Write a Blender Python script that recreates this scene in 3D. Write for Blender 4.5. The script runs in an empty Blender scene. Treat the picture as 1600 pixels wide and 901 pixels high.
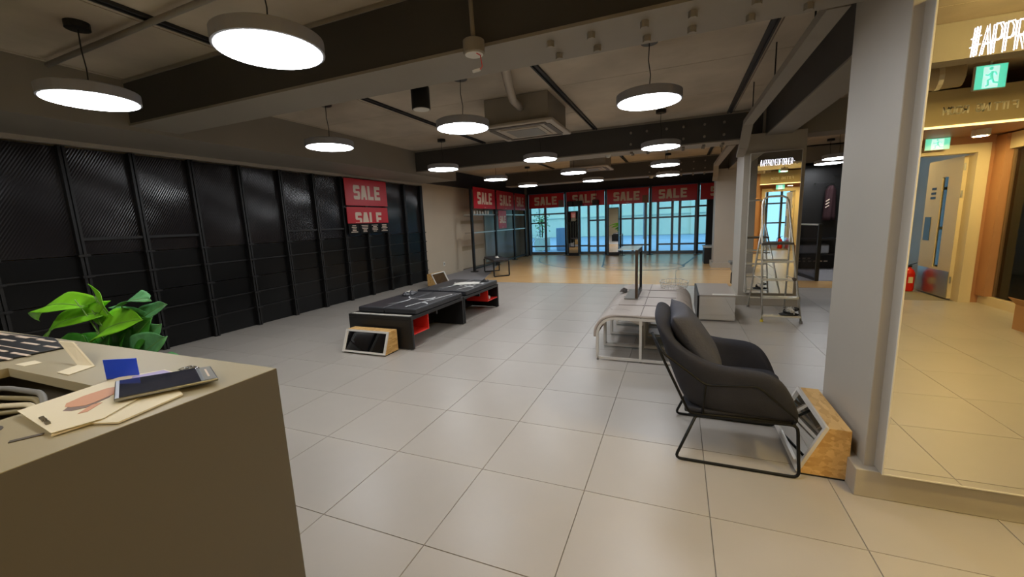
import bpy, math, random
from mathutils import Vector, Matrix, noise
random.seed(7)
R = math.radians
PI = math.pi
C = bpy.context.scene.collection
S = bpy.context.scene

# ---------------------------------------------------------------- camera
cam_d = bpy.data.cameras.new('camera')
cam = bpy.data.objects.new('camera', cam_d)
C.objects.link(cam)
cam_d.sensor_width = 36.0
cam_d.lens = 634.19 / 1600 * 36
cam_d.clip_start = 0.02
yaw, pitch, roll = -0.38991, 0.16207, 0.041795
f_ = Vector((math.sin(yaw)*math.cos(pitch), math.cos(yaw)*math.cos(pitch), -math.sin(pitch)))
r_ = Vector((math.cos(yaw), -math.sin(yaw), 0))
d_ = f_.cross(r_)
r2 = math.cos(roll)*r_ + math.sin(roll)*d_
d2 = -math.sin(roll)*r_ + math.cos(roll)*d_
mw = Matrix((( r2.x, -d2.x, -f_.x, 0.0), (r2.y, -d2.y, -f_.y, 0.0), (r2.z, -d2.z, -f_.z, 1.4185), (0, 0, 0, 1)))
cam.matrix_world = mw
S.camera = cam

# ---------------------------------------------------------------- world, view
w = bpy.data.worlds.new('dusk_sky'); S.world = w; w.use_nodes = True
bg = w.node_tree.nodes['Background']
bg.inputs[0].default_value = (0.31, 0.57, 0.84, 1)
bg.inputs[1].default_value = 2.3
S.view_settings.view_transform = 'Standard'
S.view_settings.look = 'None'
S.view_settings.exposure = 0.0
S.view_settings.gamma = 1.0
S.view_settings.use_curve_mapping = False

PENDANT = 23.0     # radiance of the pendant diffusers
WARM = 400.0       # radiance of the warm downlights

# ---------------------------------------------------------------- materials
MATS = {}
def mat(name, col, rough=0.5, metal=0.0, spec=0.5, bump=None, var=None, emit=None, coat=0):
    m = bpy.data.materials.new(name); m.use_nodes = True
    nt = m.node_tree; b = nt.nodes['Principled BSDF']
    b.inputs['Base Color'].default_value = (*col, 1)
    b.inputs['Roughness'].default_value = rough
    b.inputs['Metallic'].default_value = metal
    b.inputs['Specular IOR Level'].default_value = spec
    if coat: b.inputs['Coat Weight'].default_value = coat
    tc = nt.nodes.new('ShaderNodeTexCoord')
    if var:                                  # (scale, amount, detail)
        n = nt.nodes.new('ShaderNodeTexNoise'); n.inputs['Scale'].default_value = var[0]
        n.inputs['Detail'].default_value = var[2] if len(var) > 2 else 4
        nt.links.new(tc.outputs['Object'], n.inputs['Vector'])
        mr = nt.nodes.new('ShaderNodeMapRange')
        mr.inputs['From Min'].default_value = .3; mr.inputs['From Max'].default_value = .7
        mr.inputs['To Min'].default_value = 1-var[1]; mr.inputs['To Max'].default_value = 1+var[1]
        nt.links.new(n.outputs['Fac'], mr.inputs['Value'])
        mx = nt.nodes.new('ShaderNodeVectorMath'); mx.operation = 'SCALE'
        mx.inputs[0].default_value = col
        nt.links.new(mr.outputs['Result'], mx.inputs['Scale'])
        nt.links.new(mx.outputs['Vector'], b.inputs['Base Color'])
    if bump:                                 # (scale, strength)
        n = nt.nodes.new('ShaderNodeTexNoise'); n.inputs['Scale'].default_value = bump[0]
        n.inputs['Detail'].default_value = 5
        nt.links.new(tc.outputs['Object'], n.inputs['Vector'])
        bp = nt.nodes.new('ShaderNodeBump'); bp.inputs['Strength'].default_value = bump[1]
        bp.inputs['Distance'].default_value = 0.01
        nt.links.new(n.outputs['Fac'], bp.inputs['Height'])
        nt.links.new(bp.outputs['Normal'], b.inputs['Normal'])
    if emit:
        b.inputs['Emission Color'].default_value = (*emit[0], 1)
        b.inputs['Emission Strength'].default_value = emit[1]
    MATS[name] = m
    return m

def lin(r, g, b):
    return tuple(((v/255)/12.92 if v/255 <= .04045 else ((v/255+.055)/1.055)**2.4) for v in (r, g, b))

tile_m = mat('floor_tile', lin(172, 165, 156), .34, spec=.5, var=(1.3, .06, 5), bump=(3, .03))
grout_m = mat('grout', lin(138, 130, 118), .8)
ceil_m = mat('painted_concrete', lin(184, 170, 150), .85, var=(2, .13, 6), bump=(9, .35))
web_m = mat('dark_beam_web', lin(66, 63, 60), .6, var=(1.2, .08), bump=(14, .1))  # beam webs, darker than the flanges
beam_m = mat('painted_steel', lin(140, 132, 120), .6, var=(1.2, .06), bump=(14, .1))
col_m = mat('column_paint', lin(174, 166, 153), .5, var=(2, .03))
cream_m = mat('beige_paint', lin(190, 176, 154), .6, var=(2, .03))
creamw_m = mat('cream_paint', lin(214, 200, 168), .5, var=(2, .02))
pink_m = mat('rose_brown_panel', lin(176, 128, 92), .5, var=(3, .05))
dark_m = mat('dark_wall', lin(38, 37, 38), .6, var=(1.5, .1))
black_m = mat('black_steel', lin(22, 21, 21), .42)
gloss_m = mat('black_gloss_panel', lin(15, 15, 15), .28, spec=.3, var=(1.1, .25))
white_m = mat('white_steel', lin(212, 206, 198), .35, bump=(20, .03))
redp_m = mat('red_poster', lin(196, 34, 46), .32, spec=.5)
offw_m = mat('poster_lettering', lin(226, 205, 185), .35)
red_m = mat('red_lacquer', lin(214, 44, 34), .35)
benchf_m = mat('black_vinyl', lin(44, 44, 48), .42, bump=(60, .15))
beige_c = mat('greige_vinyl', lin(172, 160, 150), .5, bump=(30, .12), var=(5, .04))
fabric_m = mat('charcoal_fabric', lin(57, 57, 63), .9, spec=.2, bump=(260, .35), var=(9, .09))
fabric2_m = mat('charcoal_velvet', lin(76, 76, 84), .8, spec=.3, bump=(90, .3), var=(7, .12))
leaf_m = mat('bright_leaf', lin(128, 200, 36), .38, var=(9, .16), bump=(18, .2))
leafd_m = mat('deep_leaf', lin(62, 134, 40), .32, var=(8, .2), bump=(18, .2))
leafv_m = mat('veined_leaf', lin(96, 160, 100), .36, var=(16, .28), bump=(18, .2))
stem_m = mat('plant_stem', lin(120, 158, 80), .5)
soil_m = mat('soil', lin(50, 38, 28), .95)
pot_m = mat('grey_pot', lin(96, 94, 90), .6)
desk_m = mat('desk_laminate', lin(166, 154, 124), .42, var=(3, .03))
deskf_m = mat('desk_side', lin(94, 87, 76), .5, var=(2, .04))
alu_m = mat('aluminium', (.84, .82, .76), .38, metal=1.0)
steel_m = mat('brushed_steel', (.5, .5, .48), .28, metal=1.0)
mirror_m = mat('mirror_glass', (.9, .9, .88), .0, metal=1.0)
paper_m = mat('paper', lin(226, 214, 184), .6)
skin_m = mat('print_skin', lin(206, 150, 116), .55)
lilac_m = mat('lilac_print', lin(164, 150, 196), .5)
blue_m = mat('blue_card', lin(28, 74, 232), .35)
screen_m = mat('glass_screen', lin(48, 50, 62), .07, spec=.7)
silver_m = mat('silver_rim', (.30, .30, .30), .3, metal=1)
greyp_m = mat('grey_plastic', lin(120, 118, 112), .5)
cable_m = mat('cable', lin(140, 128, 92), .5)
whitep_m = mat('white_plastic', lin(214, 210, 200), .45)
glassbk_m = mat('pale_back_panel', lin(150, 156, 150), .22)
street_m = mat('street_paving', lin(140, 166, 192), .6, var=(.6, .08))
facade_m = mat('facade_render', lin(206, 218, 196), .6, var=(.3, .06))
frame_m = mat('window_frame', lin(112, 124, 132), .4, metal=.3)
rede_m = mat('extinguisher_red', lin(214, 36, 20), .28)
cloth_r = mat('burgundy_cloth', lin(44, 15, 20), .85)
cloth_g = mat('pale_cloth', lin(150, 152, 156), .85)
card_m = mat('cardboard', lin(176, 132, 84), .8)
carpet_m = mat('grey_carpet_tile', lin(140, 138, 140), .6, var=(2, .05))
line_m = mat('court_line', lin(62, 60, 56), .4)

def wood(name, c1, c2, scale, rough, axis=0, chips=False):
    m = bpy.data.materials.new(name); m.use_nodes = True
    nt = m.node_tree; b = nt.nodes['Principled BSDF']
    tc = nt.nodes.new('ShaderNodeTexCoord'); mp = nt.nodes.new('ShaderNodeMapping')
    nt.links.new(tc.outputs['Object'], mp.inputs['Vector'])
    mp.inputs['Scale'].default_value = scale
    cr = nt.nodes.new('ShaderNodeValToRGB')
    cr.color_ramp.elements[0].color = (*c1, 1); cr.color_ramp.elements[1].color = (*c2, 1)
    if chips:
        v = nt.nodes.new('ShaderNodeTexVoronoi'); v.inputs['Scale'].default_value = 1
        v.distance = 'MINKOWSKI'; v.inputs['Exponent'].default_value = 1.2
        n = nt.nodes.new('ShaderNodeTexNoise'); n.inputs['Scale'].default_value = 1.4; n.inputs['Detail'].default_value = 4
        nt.links.new(mp.outputs['Vector'], n.inputs['Vector'])
        mx = nt.nodes.new('ShaderNodeMix'); mx.data_type = 'VECTOR'; mx.inputs[0].default_value = .45
        nt.links.new(mp.outputs['Vector'], mx.inputs[4]); nt.links.new(n.outputs['Color'], mx.inputs[5])
        nt.links.new(mx.outputs[1], v.inputs['Vector'])
        sep = nt.nodes.new('ShaderNodeSeparateColor'); nt.links.new(v.outputs['Color'], sep.inputs[0])
        nt.links.new(sep.outputs[0], cr.inputs[0])
    else:
        n = nt.nodes.new('ShaderNodeTexNoise'); n.inputs['Scale'].default_value = 1; n.inputs['Detail'].default_value = 6
        nt.links.new(mp.outputs['Vector'], n.inputs['Vector'])
        nt.links.new(n.outputs['Fac'], cr.inputs[0])
        cr.color_ramp.elements[0].position = .3; cr.color_ramp.elements[1].position = .7
    nt.links.new(cr.outputs[0], b.inputs['Base Color'])
    b.inputs['Roughness'].default_value = rough
    return m
court_m = wood('maple_floor', lin(206, 160, 104), lin(222, 182, 124), (1.2, 14, 1), .25)
osb_m = wood('osb_board', lin(190, 144, 78), lin(224, 182, 116), (60, 26, 95), .6, chips=True)

def ribbed():
    m = mat('ribbed_black_panel', lin(34, 31, 32), .14, spec=.4)
    nt = m.node_tree; b = nt.nodes['Principled BSDF']
    tc = nt.nodes.new('ShaderNodeTexCoord'); wv = nt.nodes.new('ShaderNodeTexWave')
    mp = nt.nodes.new('ShaderNodeMapping'); mp.inputs['Rotation'].default_value = (R(32), 0, 0)
    wv.bands_direction = 'Y'; wv.inputs['Scale'].default_value = 14
    nt.links.new(tc.outputs['Object'], mp.inputs['Vector']); nt.links.new(mp.outputs['Vector'], wv.inputs['Vector'])
    bp = nt.nodes.new('ShaderNodeBump'); bp.inputs['Strength'].default_value = .5; bp.inputs['Distance'].default_value = .002
    nt.links.new(wv.outputs['Fac'], bp.inputs['Height']); nt.links.new(bp.outputs['Normal'], b.inputs['Normal'])
    return m
rib_m = ribbed()

def glass(name, col=(1, 1, 1), refl=.12):
    m = bpy.data.materials.new(name); m.use_nodes = True; nt = m.node_tree
    for n in list(nt.nodes):
        if n.type == 'BSDF_PRINCIPLED': nt.nodes.remove(n)
    out = nt.nodes['Material Output']
    t = nt.nodes.new('ShaderNodeBsdfTransparent'); t.inputs[0].default_value = (*col, 1)
    g = nt.nodes.new('ShaderNodeBsdfGlossy'); g.inputs['Roughness'].default_value = .01
    fr = nt.nodes.new('ShaderNodeFresnel'); fr.inputs[0].default_value = 1.45
    mx = nt.nodes.new('ShaderNodeMixShader')
    if refl < 1: nt.links.new(fr.outputs[0], mx.inputs[0])
    else: mx.inputs[0].default_value = refl-1
    nt.links.new(t.outputs[0], mx.inputs[1]); nt.links.new(g.outputs[0], mx.inputs[2])
    nt.links.new(mx.outputs[0], out.inputs[0])
    return m
glass_m = glass('window_glass', (.86, .95, .95))
tglass_m = glass('smoked_glass', (.5, .5, .52), 1.03)
clear_m = glass('clear_film', (.9, .9, .9))

def emis(name, col, st):
    m = bpy.data.materials.new(name); m.use_nodes = True; nt = m.node_tree
    b = nt.nodes['Principled BSDF']; b.inputs['Base Color'].default_value = (.8, .8, .8, 1)
    b.inputs['Emission Color'].default_value = (*col, 1); b.inputs['Emission Strength'].default_value = st
    return m
lamp_m = emis('cool_diffuser', (.93, .96, 1.0), PENDANT)
warm_m = emis('warm_diffuser', (1.0, .73, .27), WARM)
neon_m = emis('white_neon', (.90, .88, 1.0), 2.4)
exitg_m = emis('exit_green', (.0, .74, .50), .95)
exitw_m = emis('exit_white', (.55, .9, .85), 1.0)
ledtrim_m = emis('warm_led_strip', (1.0, .72, .28), 2.2)
added_lamp_m = emis('added_lamp_head', (.9, 1.0, .72), 62)

# ---------------------------------------------------------------- mesh builder
class MB:
    def __init__(s): s.v = []; s.f = []
    def add(s, vs, fs):
        n = len(s.v); s.v += [Vector(v) for v in vs]; s.f += [tuple(i+n for i in f) for f in fs]; return s
    def box(s, x0, x1, y0, y1, z0, z1):
        return s.add([(x0,y0,z0),(x1,y0,z0),(x1,y1,z0),(x0,y1,z0),(x0,y0,z1),(x1,y0,z1),(x1,y1,z1),(x0,y1,z1)],
                     [(0,3,2,1),(4,5,6,7),(0,1,5,4),(1,2,6,5),(2,3,7,6),(3,0,4,7)])
    def obox(s, c, ax, ay, az):               # oriented box: centre and three half vectors
        c, ax, ay, az = map(Vector, (c, ax, ay, az))
        vs = [c+sx*ax+sy*ay+sz*az for sz in (-1,1) for sx, sy in ((-1,-1),(1,-1),(1,1),(-1,1))]
        return s.add(vs, [(0,3,2,1),(4,5,6,7),(0,1,5,4),(1,2,6,5),(2,3,7,6),(3,0,4,7)])
    def prism(s, pts, off):                   # polygon points extruded by a vector
        n = len(pts); off = Vector(off); a = [Vector(p) for p in pts]; b = [p+off for p in a]
        return s.add(a+b, [tuple(range(n-1,-1,-1)), tuple(range(n, 2*n))] + [(i,(i+1)%n,(i+1)%n+n,i+n) for i in range(n)])
    def bar(s, p, q, w_, h_=None, up=(0,0,1)):
        p, q = Vector(p), Vector(q); h_ = h_ or w_
        a = (q-p); L = a.length; a.normalize(); u = Vector(up)
        if abs(a.dot(u)) > .98: u = Vector((1,0,0))
        sd = a.cross(u).normalized(); up2 = sd.cross(a).normalized()
        return s.obox((p+q)/2, a*L/2, sd*w_/2, up2*h_/2)
    def tube(s, pts, r, n=8, closed=False, rs=None):
        pts = [Vector(p) for p in pts]; m = len(pts); rings = []; prev = None
        for i, p in enumerate(pts):
            if closed: t = (pts[(i+1)%m]-pts[i-1])
            else: t = pts[min(i+1,m-1)]-pts[max(i-1,0)]
            t.normalize()
            if prev is None:
                u = Vector((0,0,1)) if abs(t.z) < .9 else Vector((1,0,0))
                u = (u - t*u.dot(t)).normalized()
            else:
                u = (prev - t*prev.dot(t)).normalized()
            prev = u; v = t.cross(u); rr = rs[i] if rs else r
            rings.append([p + (u*math.cos(2*PI*k/n) + v*math.sin(2*PI*k/n))*rr for k in range(n)])
        vs = [q for rg in rings for q in rg]; fs = []
        for i in range(m if closed else m-1):
            j = (i+1) % m
            for k in range(n):
                fs.append((i*n+k, i*n+(k+1)%n, j*n+(k+1)%n, j*n+k))
        if not closed: fs += [tuple(range(n-1,-1,-1)), tuple((m-1)*n+k for k in range(n))]
        return s.add(vs, fs)
    def cyl(s, p, q, r0, r1=None, n=16):
        r1 = r0 if r1 is None else r1
        return s.tube([p, q], 0, n, rs=[r0, r1])
    def lathe(s, cx, cy, prof, n=24):
        vs = [(cx+r*math.cos(2*PI*k/n), cy+r*math.sin(2*PI*k/n), z) for r, z in prof for k in range(n)]
        fs = [(i*n+k, i*n+(k+1)%n, (i+1)*n+(k+1)%n, (i+1)*n+k) for i in range(len(prof)-1) for k in range(n)]
        fs += [tuple(range(n-1,-1,-1)), tuple((len(prof)-1)*n+k for k in range(n))]
        return s.add(vs, fs)
    def grid(s, rows):
        n = len(rows[0]); vs = [p for r in rows for p in r]
        return s.add(vs, [(i*n+j, i*n+j+1, (i+1)*n+j+1, (i+1)*n+j) for i in range(len(rows)-1) for j in range(n-1)])

def obj(name, mb, m, parent=None, smooth=False, bevel=0, sub=0, solid=0):
    me = bpy.data.meshes.new(name)
    off = Vector((0,0,0))
    p = parent
    while p is not None: off += p.location; p = p.parent
    if parent is None:                       # a top-level mesh keeps its origin at its base
        xs = [v.x for v in mb.v]; ys = [v.y for v in mb.v]; zs = [v.z for v in mb.v]
        off = Vector(((min(xs)+max(xs))/2, (min(ys)+max(ys))/2, min(zs)))
    me.from_pydata([tuple(v-off) for v in mb.v], [], mb.f)
    me.materials.append(m)
    me.validate()
    if smooth: me.polygons.foreach_set('use_smooth', [True]*len(me.polygons))
    o = bpy.data.objects.new(name, me); C.objects.link(o)
    if parent is None: o.location = off
    else: o.parent = parent
    if solid:
        q = o.modifiers.new('solid', 'SOLIDIFY'); q.thickness = solid; q.offset = 0
    if bevel:
        q = o.modifiers.new('bevel', 'BEVEL'); q.width = bevel; q.segments = 2; q.limit_method = 'ANGLE'; q.angle_limit = R(40)
    if sub:
        q = o.modifiers.new('sub', 'SUBSURF'); q.levels = sub; q.render_levels = sub
    return o
def thing(name, label, cat, loc, group=None):
    o = bpy.data.objects.new(name, None); C.objects.link(o); o.location = loc; o.empty_display_size = .1
    o['label'] = label; o['category'] = cat
    if group: o['group'] = group
    return o
def tag(o, label, cat, group=None):
    o['label'] = label; o['category'] = cat
    if group: o['group'] = group
    return o
def struct(name, mb, m, label=None, **k):
    o = obj(name, mb, m, **k)
    if k.get('parent') is None: o['kind'] = 'structure'
    if label: o['label'] = label
    return o
def sempty(name, loc=(0,0,0), label=None):
    o = bpy.data.objects.new(name, None); C.objects.link(o); o.location = loc; o['kind'] = 'structure'
    if label: o['label'] = label
    return o
def stuff(o): o['kind'] = 'stuff'; return o
def box(*a): return MB().box(*a)
def dup(root, loc, label, group=None):
    r = root.copy(); C.objects.link(r); r.location = loc; r['label'] = label
    if group: r['group'] = group
    for ch in list(root.children):
        c = ch.copy(); C.objects.link(c); c.parent = r
        for g in ch.children:
            d = g.copy(); C.objects.link(d); d.parent = c
    return r

# ---------------------------------------------------------------- lettering
BLOCK = {   # heavy block capitals, cell 1 wide by 1.25 high
 'S': [[(0,.12),(.12,0),(.88,0),(1,.12),(1,.62),(.88,.74),(.36,.74),(.36,.93),(1,.93),(1,1.13),(.88,1.25),(.12,1.25),(0,1.13),(0,.66),(.12,.54),(.64,.54),(.64,.32),(0,.32)]],
 'A': [[(0,0),(.34,0),(.38,.22),(.62,.22),(.66,0),(1,0),(.76,1.25),(.24,1.25)]],
 'L': [[(0,0),(.95,0),(.95,.30),(.37,.30),(.37,1.25),(0,1.25)]],
 'E': [[(0,0),(.98,0),(.98,.29),(.36,.29),(.36,.50),(.88,.50),(.88,.76),(.36,.76),(.36,.96),(.98,.96),(.98,1.25),(0,1.25)]],
}
def sale(mb, o, ux, uz, w_, h_, n, zcut=None):
    """SALE in an area w_ x h_ with lower-left o, along ux and uz, standing n proud"""
    ux, uz, n, o = map(Vector, (ux, uz, n, o))
    adv = w_ / 4.42
    for i, ch in enumerate('SALE'):
        for poly in BLOCK[ch]:
            pts = []
            for x, z in poly:
                zz = z/1.25*h_
                if zcut is not None: zz = max(zz, zcut)
                pts.append(o + ux*(i*1.14*adv + x*adv) + uz*zz)
            if zcut is not None:                      # drop doubled corners where the poster's foot is folded under
                q = []
                for p in pts:
                    if not q or (p-q[-1]).length > 1e-4: q.append(p)
                pts = q
            mb.prism(pts, n*.004)
    return mb
STROKE = {
 '#': [[(.25,0),(.4,1)],[(.6,0),(.75,1)],[(0,.33),(.95,.38)],[(.05,.63),(1,.68)]],
 'A': [[(0,0),(.5,1),(1,0)],[(.2,.38),(.8,.38)]],
 'P': [[(0,0),(0,1),(.7,1),(.95,.85),(.95,.6),(.7,.45),(0,.45)]],
 'R': [[(0,0),(0,1),(.7,1),(.95,.85),(.95,.62),(.7,.48),(0,.48)],[(.5,.48),(1,0)]],
 'O': [[(.3,0),(.05,.2),(.05,.8),(.3,1),(.7,1),(.95,.8),(.95,.2),(.7,0),(.3,0)]],
 'V': [[(0,1),(.5,0),(1,1)]],
 'E': [[(1,0),(0,0),(0,1),(1,1)],[(0,.5),(.8,.5)]],
 'D': [[(0,0),(0,1),(.6,1),(.95,.75),(.95,.25),(.6,0),(0,0)]],
 'F': [[(0,0),(0,1),(1,1)],[(0,.5),(.8,.5)]],
 'H': [[(0,0),(0,1)],[(1,0),(1,1)],[(0,.5),(1,.5)]],
 'I': [[(.5,0),(.5,1)]], 'T': [[(0,1),(1,1)],[(.5,1),(.5,0)]],
 'N': [[(0,0),(0,1),(1,0),(1,1)]],
 'M': [[(0,0),(0,1),(.5,.35),(1,1),(1,0)]],
 'G': [[(.95,.8),(.7,1),(.3,1),(.05,.8),(.05,.2),(.3,0),(.7,0),(.95,.2),(.95,.48),(.6,.48)]],
 'B': [[(0,0),(0,1),(.7,1),(.9,.85),(.9,.65),(.7,.52),(0,.52)],[(.7,.52),(.95,.38),(.95,.15),(.7,0),(0,0)]],
 '-': [[(.1,.5),(.9,.5)]], ' ': [],
}
def strokes(txt, o, ux, uz, cw, h_, r, gap=.3, tube=True, n=(0,-1,0)):
    mb = MB(); o, ux, uz, n = map(Vector, (o, ux, uz, n))
    x = 0
    for ch in txt:
        for pl in STROKE[ch]:
            pts = [o + ux*(x + a*cw) + uz*(b*h_) for a, b in pl]
            if tube:
                if len(pts) > 2 and (pts[0]-pts[-1]).length < 1e-6: mb.tube(pts[:-1], r, 6, closed=True)
                else: mb.tube(pts, r, 6)
            else:
                for p, q in zip(pts, pts[1:]):
                    d = (q-p).normalized()
                    mb.obox((p+q)/2, (q-p)/2+d*r*.7, d.cross(n)*r, n*.006)
        x += cw*(1+gap) * (.55 if ch == 'I' else 1)
    return mb

# ================================================================ THE SETTING
T = 0.6; TX = -2.228; TY = 1.931
tx0, tx1, ty0, ty1 = -6.1, 4.5, -3.3, 8.87
floor = sempty('floor')
obj('slab', box(-6.6, 6.4, -7.5, 16.9, -.12, -.006), grout_m, floor)
tiles = []
for i in range(-7, 12):
    for j in range(-9, 12):
        x0 = max(TX+i*T, tx0); x1 = min(TX+(i+1)*T, tx1); y0 = max(TY+j*T, ty0); y1 = min(TY+(j+1)*T, ty1)
        if x1-x0 > .03 and y1-y0 > .03: tiles.append((x0, x1, y0, y1))
cd = Vector((0,0,1.4))
def vis(t):
    c = Vector(((t[0]+t[1])/2, (t[2]+t[3])/2, 0)); q = mw.inverted() @ c
    if q.z > -.1: return 1e3+c.length
    if abs(q.x/q.z) > 1.45 or abs(q.y/q.z) > .95: return 1e3+c.length
    return c.length
tiles.sort(key=vis)
tile_mesh = {}
g_ = .0008
def tile_box(w_, d, mesh_name='floor_tile'):
    me = bpy.data.meshes.new(mesh_name); mb = MB()
    b = .0016
    mb.add([(g_,g_,-.008),(w_-g_,g_,-.008),(w_-g_,d-g_,-.008),(g_,d-g_,-.008),(g_+b,g_+b,0),(w_-g_-b,g_+b,0),(w_-g_-b,d-g_-b,0),(g_+b,d-g_-b,0)],
           [(4,5,6,7),(0,1,5,4),(1,2,6,5),(2,3,7,6),(3,0,4,7)])
    me.from_pydata([tuple(v) for v in mb.v], [], mb.f); me.materials.append(tile_m); return me
rest = MB()
for k, (x0, x1, y0, y1) in enumerate(tiles):
    if k < 290:
        key = (round(x1-x0, 3), round(y1-y0, 3))
        if key not in tile_mesh: tile_mesh[key] = tile_box(*key)
        o = bpy.data.objects.new('floor_tile', tile_mesh[key]); C.objects.link(o)
        o.location = (x0, y0, random.uniform(-.0003, .0003)); o.parent = floor
    else:
        rest.box(x0+g_, x1-g_, y0+g_, y1-g_, -.008, 0)
stuff(obj('far_tiles', rest, tile_m, floor))
# maple basketball floor with its painted lines
mb = MB().prism([(-4.45, 8.88, -.008), (4.5, 8.88, -.008), (4.5, 16.55, -.008), (-5.9, 16.55, -.008), (-5.9, 13.4, -.008), (-4.9, 10.3, -.008)], (0,0,.010))
obj('maple_floor', mb, court_m, floor)
mb = MB().prism([(-6.2, 8.88, -.008), (-4.45, 8.88, -.008), (-4.9, 10.3, -.008), (-5.9, 13.4, -.008), (-5.9, 16.5, -.008), (-6.2, 16.5, -.008)], (0,0,.008))
obj('grey_floor', mb, carpet_m, floor)
obj('grey_floor', box(2.2, 4.5, 9.75, 12.0, .0021, .004), carpet_m, floor)
def arc_line(cx, cy, rx, ry, a0, a1, w_=.05, n=48, z=.0028):
    rows = [[], []]
    for k in range(n+1):
        a = R(a0 + (a1-a0)*k/n)
        rows[0].append((cx+(rx-w_/2)*math.cos(a), cy+(ry-w_/2)*math.sin(a), z)); rows[1].append((cx+(rx+w_/2)*math.cos(a), cy+(ry+w_/2)*math.sin(a), z))
    return MB().grid(rows)
obj('court_line', arc_line(-1.2, 15.6, 3.7, 4.35, 178, 296), line_m, floor)
obj('court_line', arc_line(-.95, 12.35, 1.14, 1.0, 0, 360), line_m, floor)
obj('court_line', box(-2.05, .15, 12.32, 12.37, .0022, .0032), line_m, floor)
obj('court_line', MB().prism([(.12,12.4,.0022),(.17,12.37,.0022),(.72,15.9,.0022),(.67,15.9,.0022)], (0,0,.001)), line_m, floor)
obj('court_line', MB().prism([(-2.05,12.4,.0022),(-2.10,12.37,.0022),(-2.62,15.9,.0022),(-2.57,15.9,.0022)], (0,0,.001)), line_m, floor)
obj('court_line', MB().prism([(.4,11.5,.0022),(.4,11.55,.0022),(4.4,11.95,.0022),(4.4,11.9,.0022)], (0,0,.001)), line_m, floor)

# ceiling deck of precast planks with the ribs that show between them
CZ = 2.92
ceiling = sempty('ceiling', (0,0,0))
obj('slab', box(-6.6, 6.4, -7.5, 16.9, CZ+.02, CZ+.14), ceil_m, ceiling)
yb = [-7.4, -4.9, -2.3, .1, 1.28, 2.49, 3.6, 4.8, 6.0, 7.25, 8.4, 9.6, 10.8, 12.0, 13.6, 15.2, 16.85]
xb = [-6.55, -4.95, -3.55, -1.33, .74, 2.6, 4.5, 6.35]
for a, b in zip(yb, yb[1:]):
    for c, d in zip(xb, xb[1:]):
        obj('ceiling_plank', box(c+.006, d-.006, a+.004, b-.004, CZ, CZ+.03), ceil_m, ceiling)
for i, xr in enumerate((-3.42, -1.33, .68)):
    for (ya, yc) in ((-3.2, 2.49), (2.93, 7.24), (7.70, 11.95)):
        rl = MB().box(xr-.032, xr-.014, ya, yc, CZ-.025, CZ-.001); rl.box(xr+.014, xr+.032, ya, yc, CZ-.025, CZ-.001); rl.box(xr-.014, xr+.014, ya, yc, CZ-.008, CZ-.001)
        tag(obj('cable_rail', rl, dark_m), ['narrow dark twin rail on the ceiling above the left row of round lamps', 'narrow dark twin rail on the ceiling beside the air conditioner cassette', 'pale twin rail on the ceiling near the right-hand beam'][i] + [', nearest bay', ', middle bay', ', farthest bay'][[-3.2, 2.93, 7.70].index(ya)], 'ceiling rail', 'ceiling rails')

def ibeam_x(x0, x1, y0, y1, z0):
    m = MB().box(x0, x1, y0, y1, z0, z0+.02)
    m.box(x0, x1, y0, y1, CZ-.03, CZ-.002)
    return m, MB().box(x0+.002, x1-.002, y0+.012, y1-.012, z0+.02, CZ-.03)
beams = ((2.49, 2.93, 'nearest'), (7.25, 7.70, 'middle'), (12.0, 12.45, 'farthest'), (-2.6, -2.2, 'rear'))
for y0, y1, nm in beams[:3]:
    e = sempty('trim_%d' % (1 + [b[2] for b in beams].index(nm)), (0, y0, 0), '%s cross beam under the ceiling, boxed steel' % nm)
    fl, wbm = ibeam_x(-5.0, 1.15 if nm != 'farthest' else 4.4, y0, y1, 2.5)
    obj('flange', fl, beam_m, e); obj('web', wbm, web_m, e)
    for bx in (-.75, -.5, -.2, .05, .35, .62):     # bolts on the splice
        for by in (y0+.12, y1-.12):
            obj('bolt', MB().cyl((bx, by, 2.465), (bx, by, 2.5), .024, n=6), beam_m, e)
        if nm != 'nearest':
            for bz in (2.6, 2.78):
                obj('bolt', MB().cyl((bx, y0-.02, bz), (bx, y0+.012, bz), .02, n=6), beam_m, e)
# longitudinal beam on the column line
e = sempty('trim_5', (1.3, 0, 0), 'long beam running away over the columns on the right')
for (ya, yc) in ((2.94, 7.23), (7.72, 11.98), (12.47, 16.5)):
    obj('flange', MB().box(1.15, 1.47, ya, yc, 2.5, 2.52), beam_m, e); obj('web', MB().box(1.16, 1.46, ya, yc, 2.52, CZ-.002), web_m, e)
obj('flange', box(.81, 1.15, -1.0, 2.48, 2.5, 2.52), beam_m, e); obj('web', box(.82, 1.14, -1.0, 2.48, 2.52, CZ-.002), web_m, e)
for yy in (2.49, 7.25, 12.0):
    obj('beam', box(1.48, 4.4, yy, yy+.44, 2.5, CZ-.002), beam_m, e)
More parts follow.
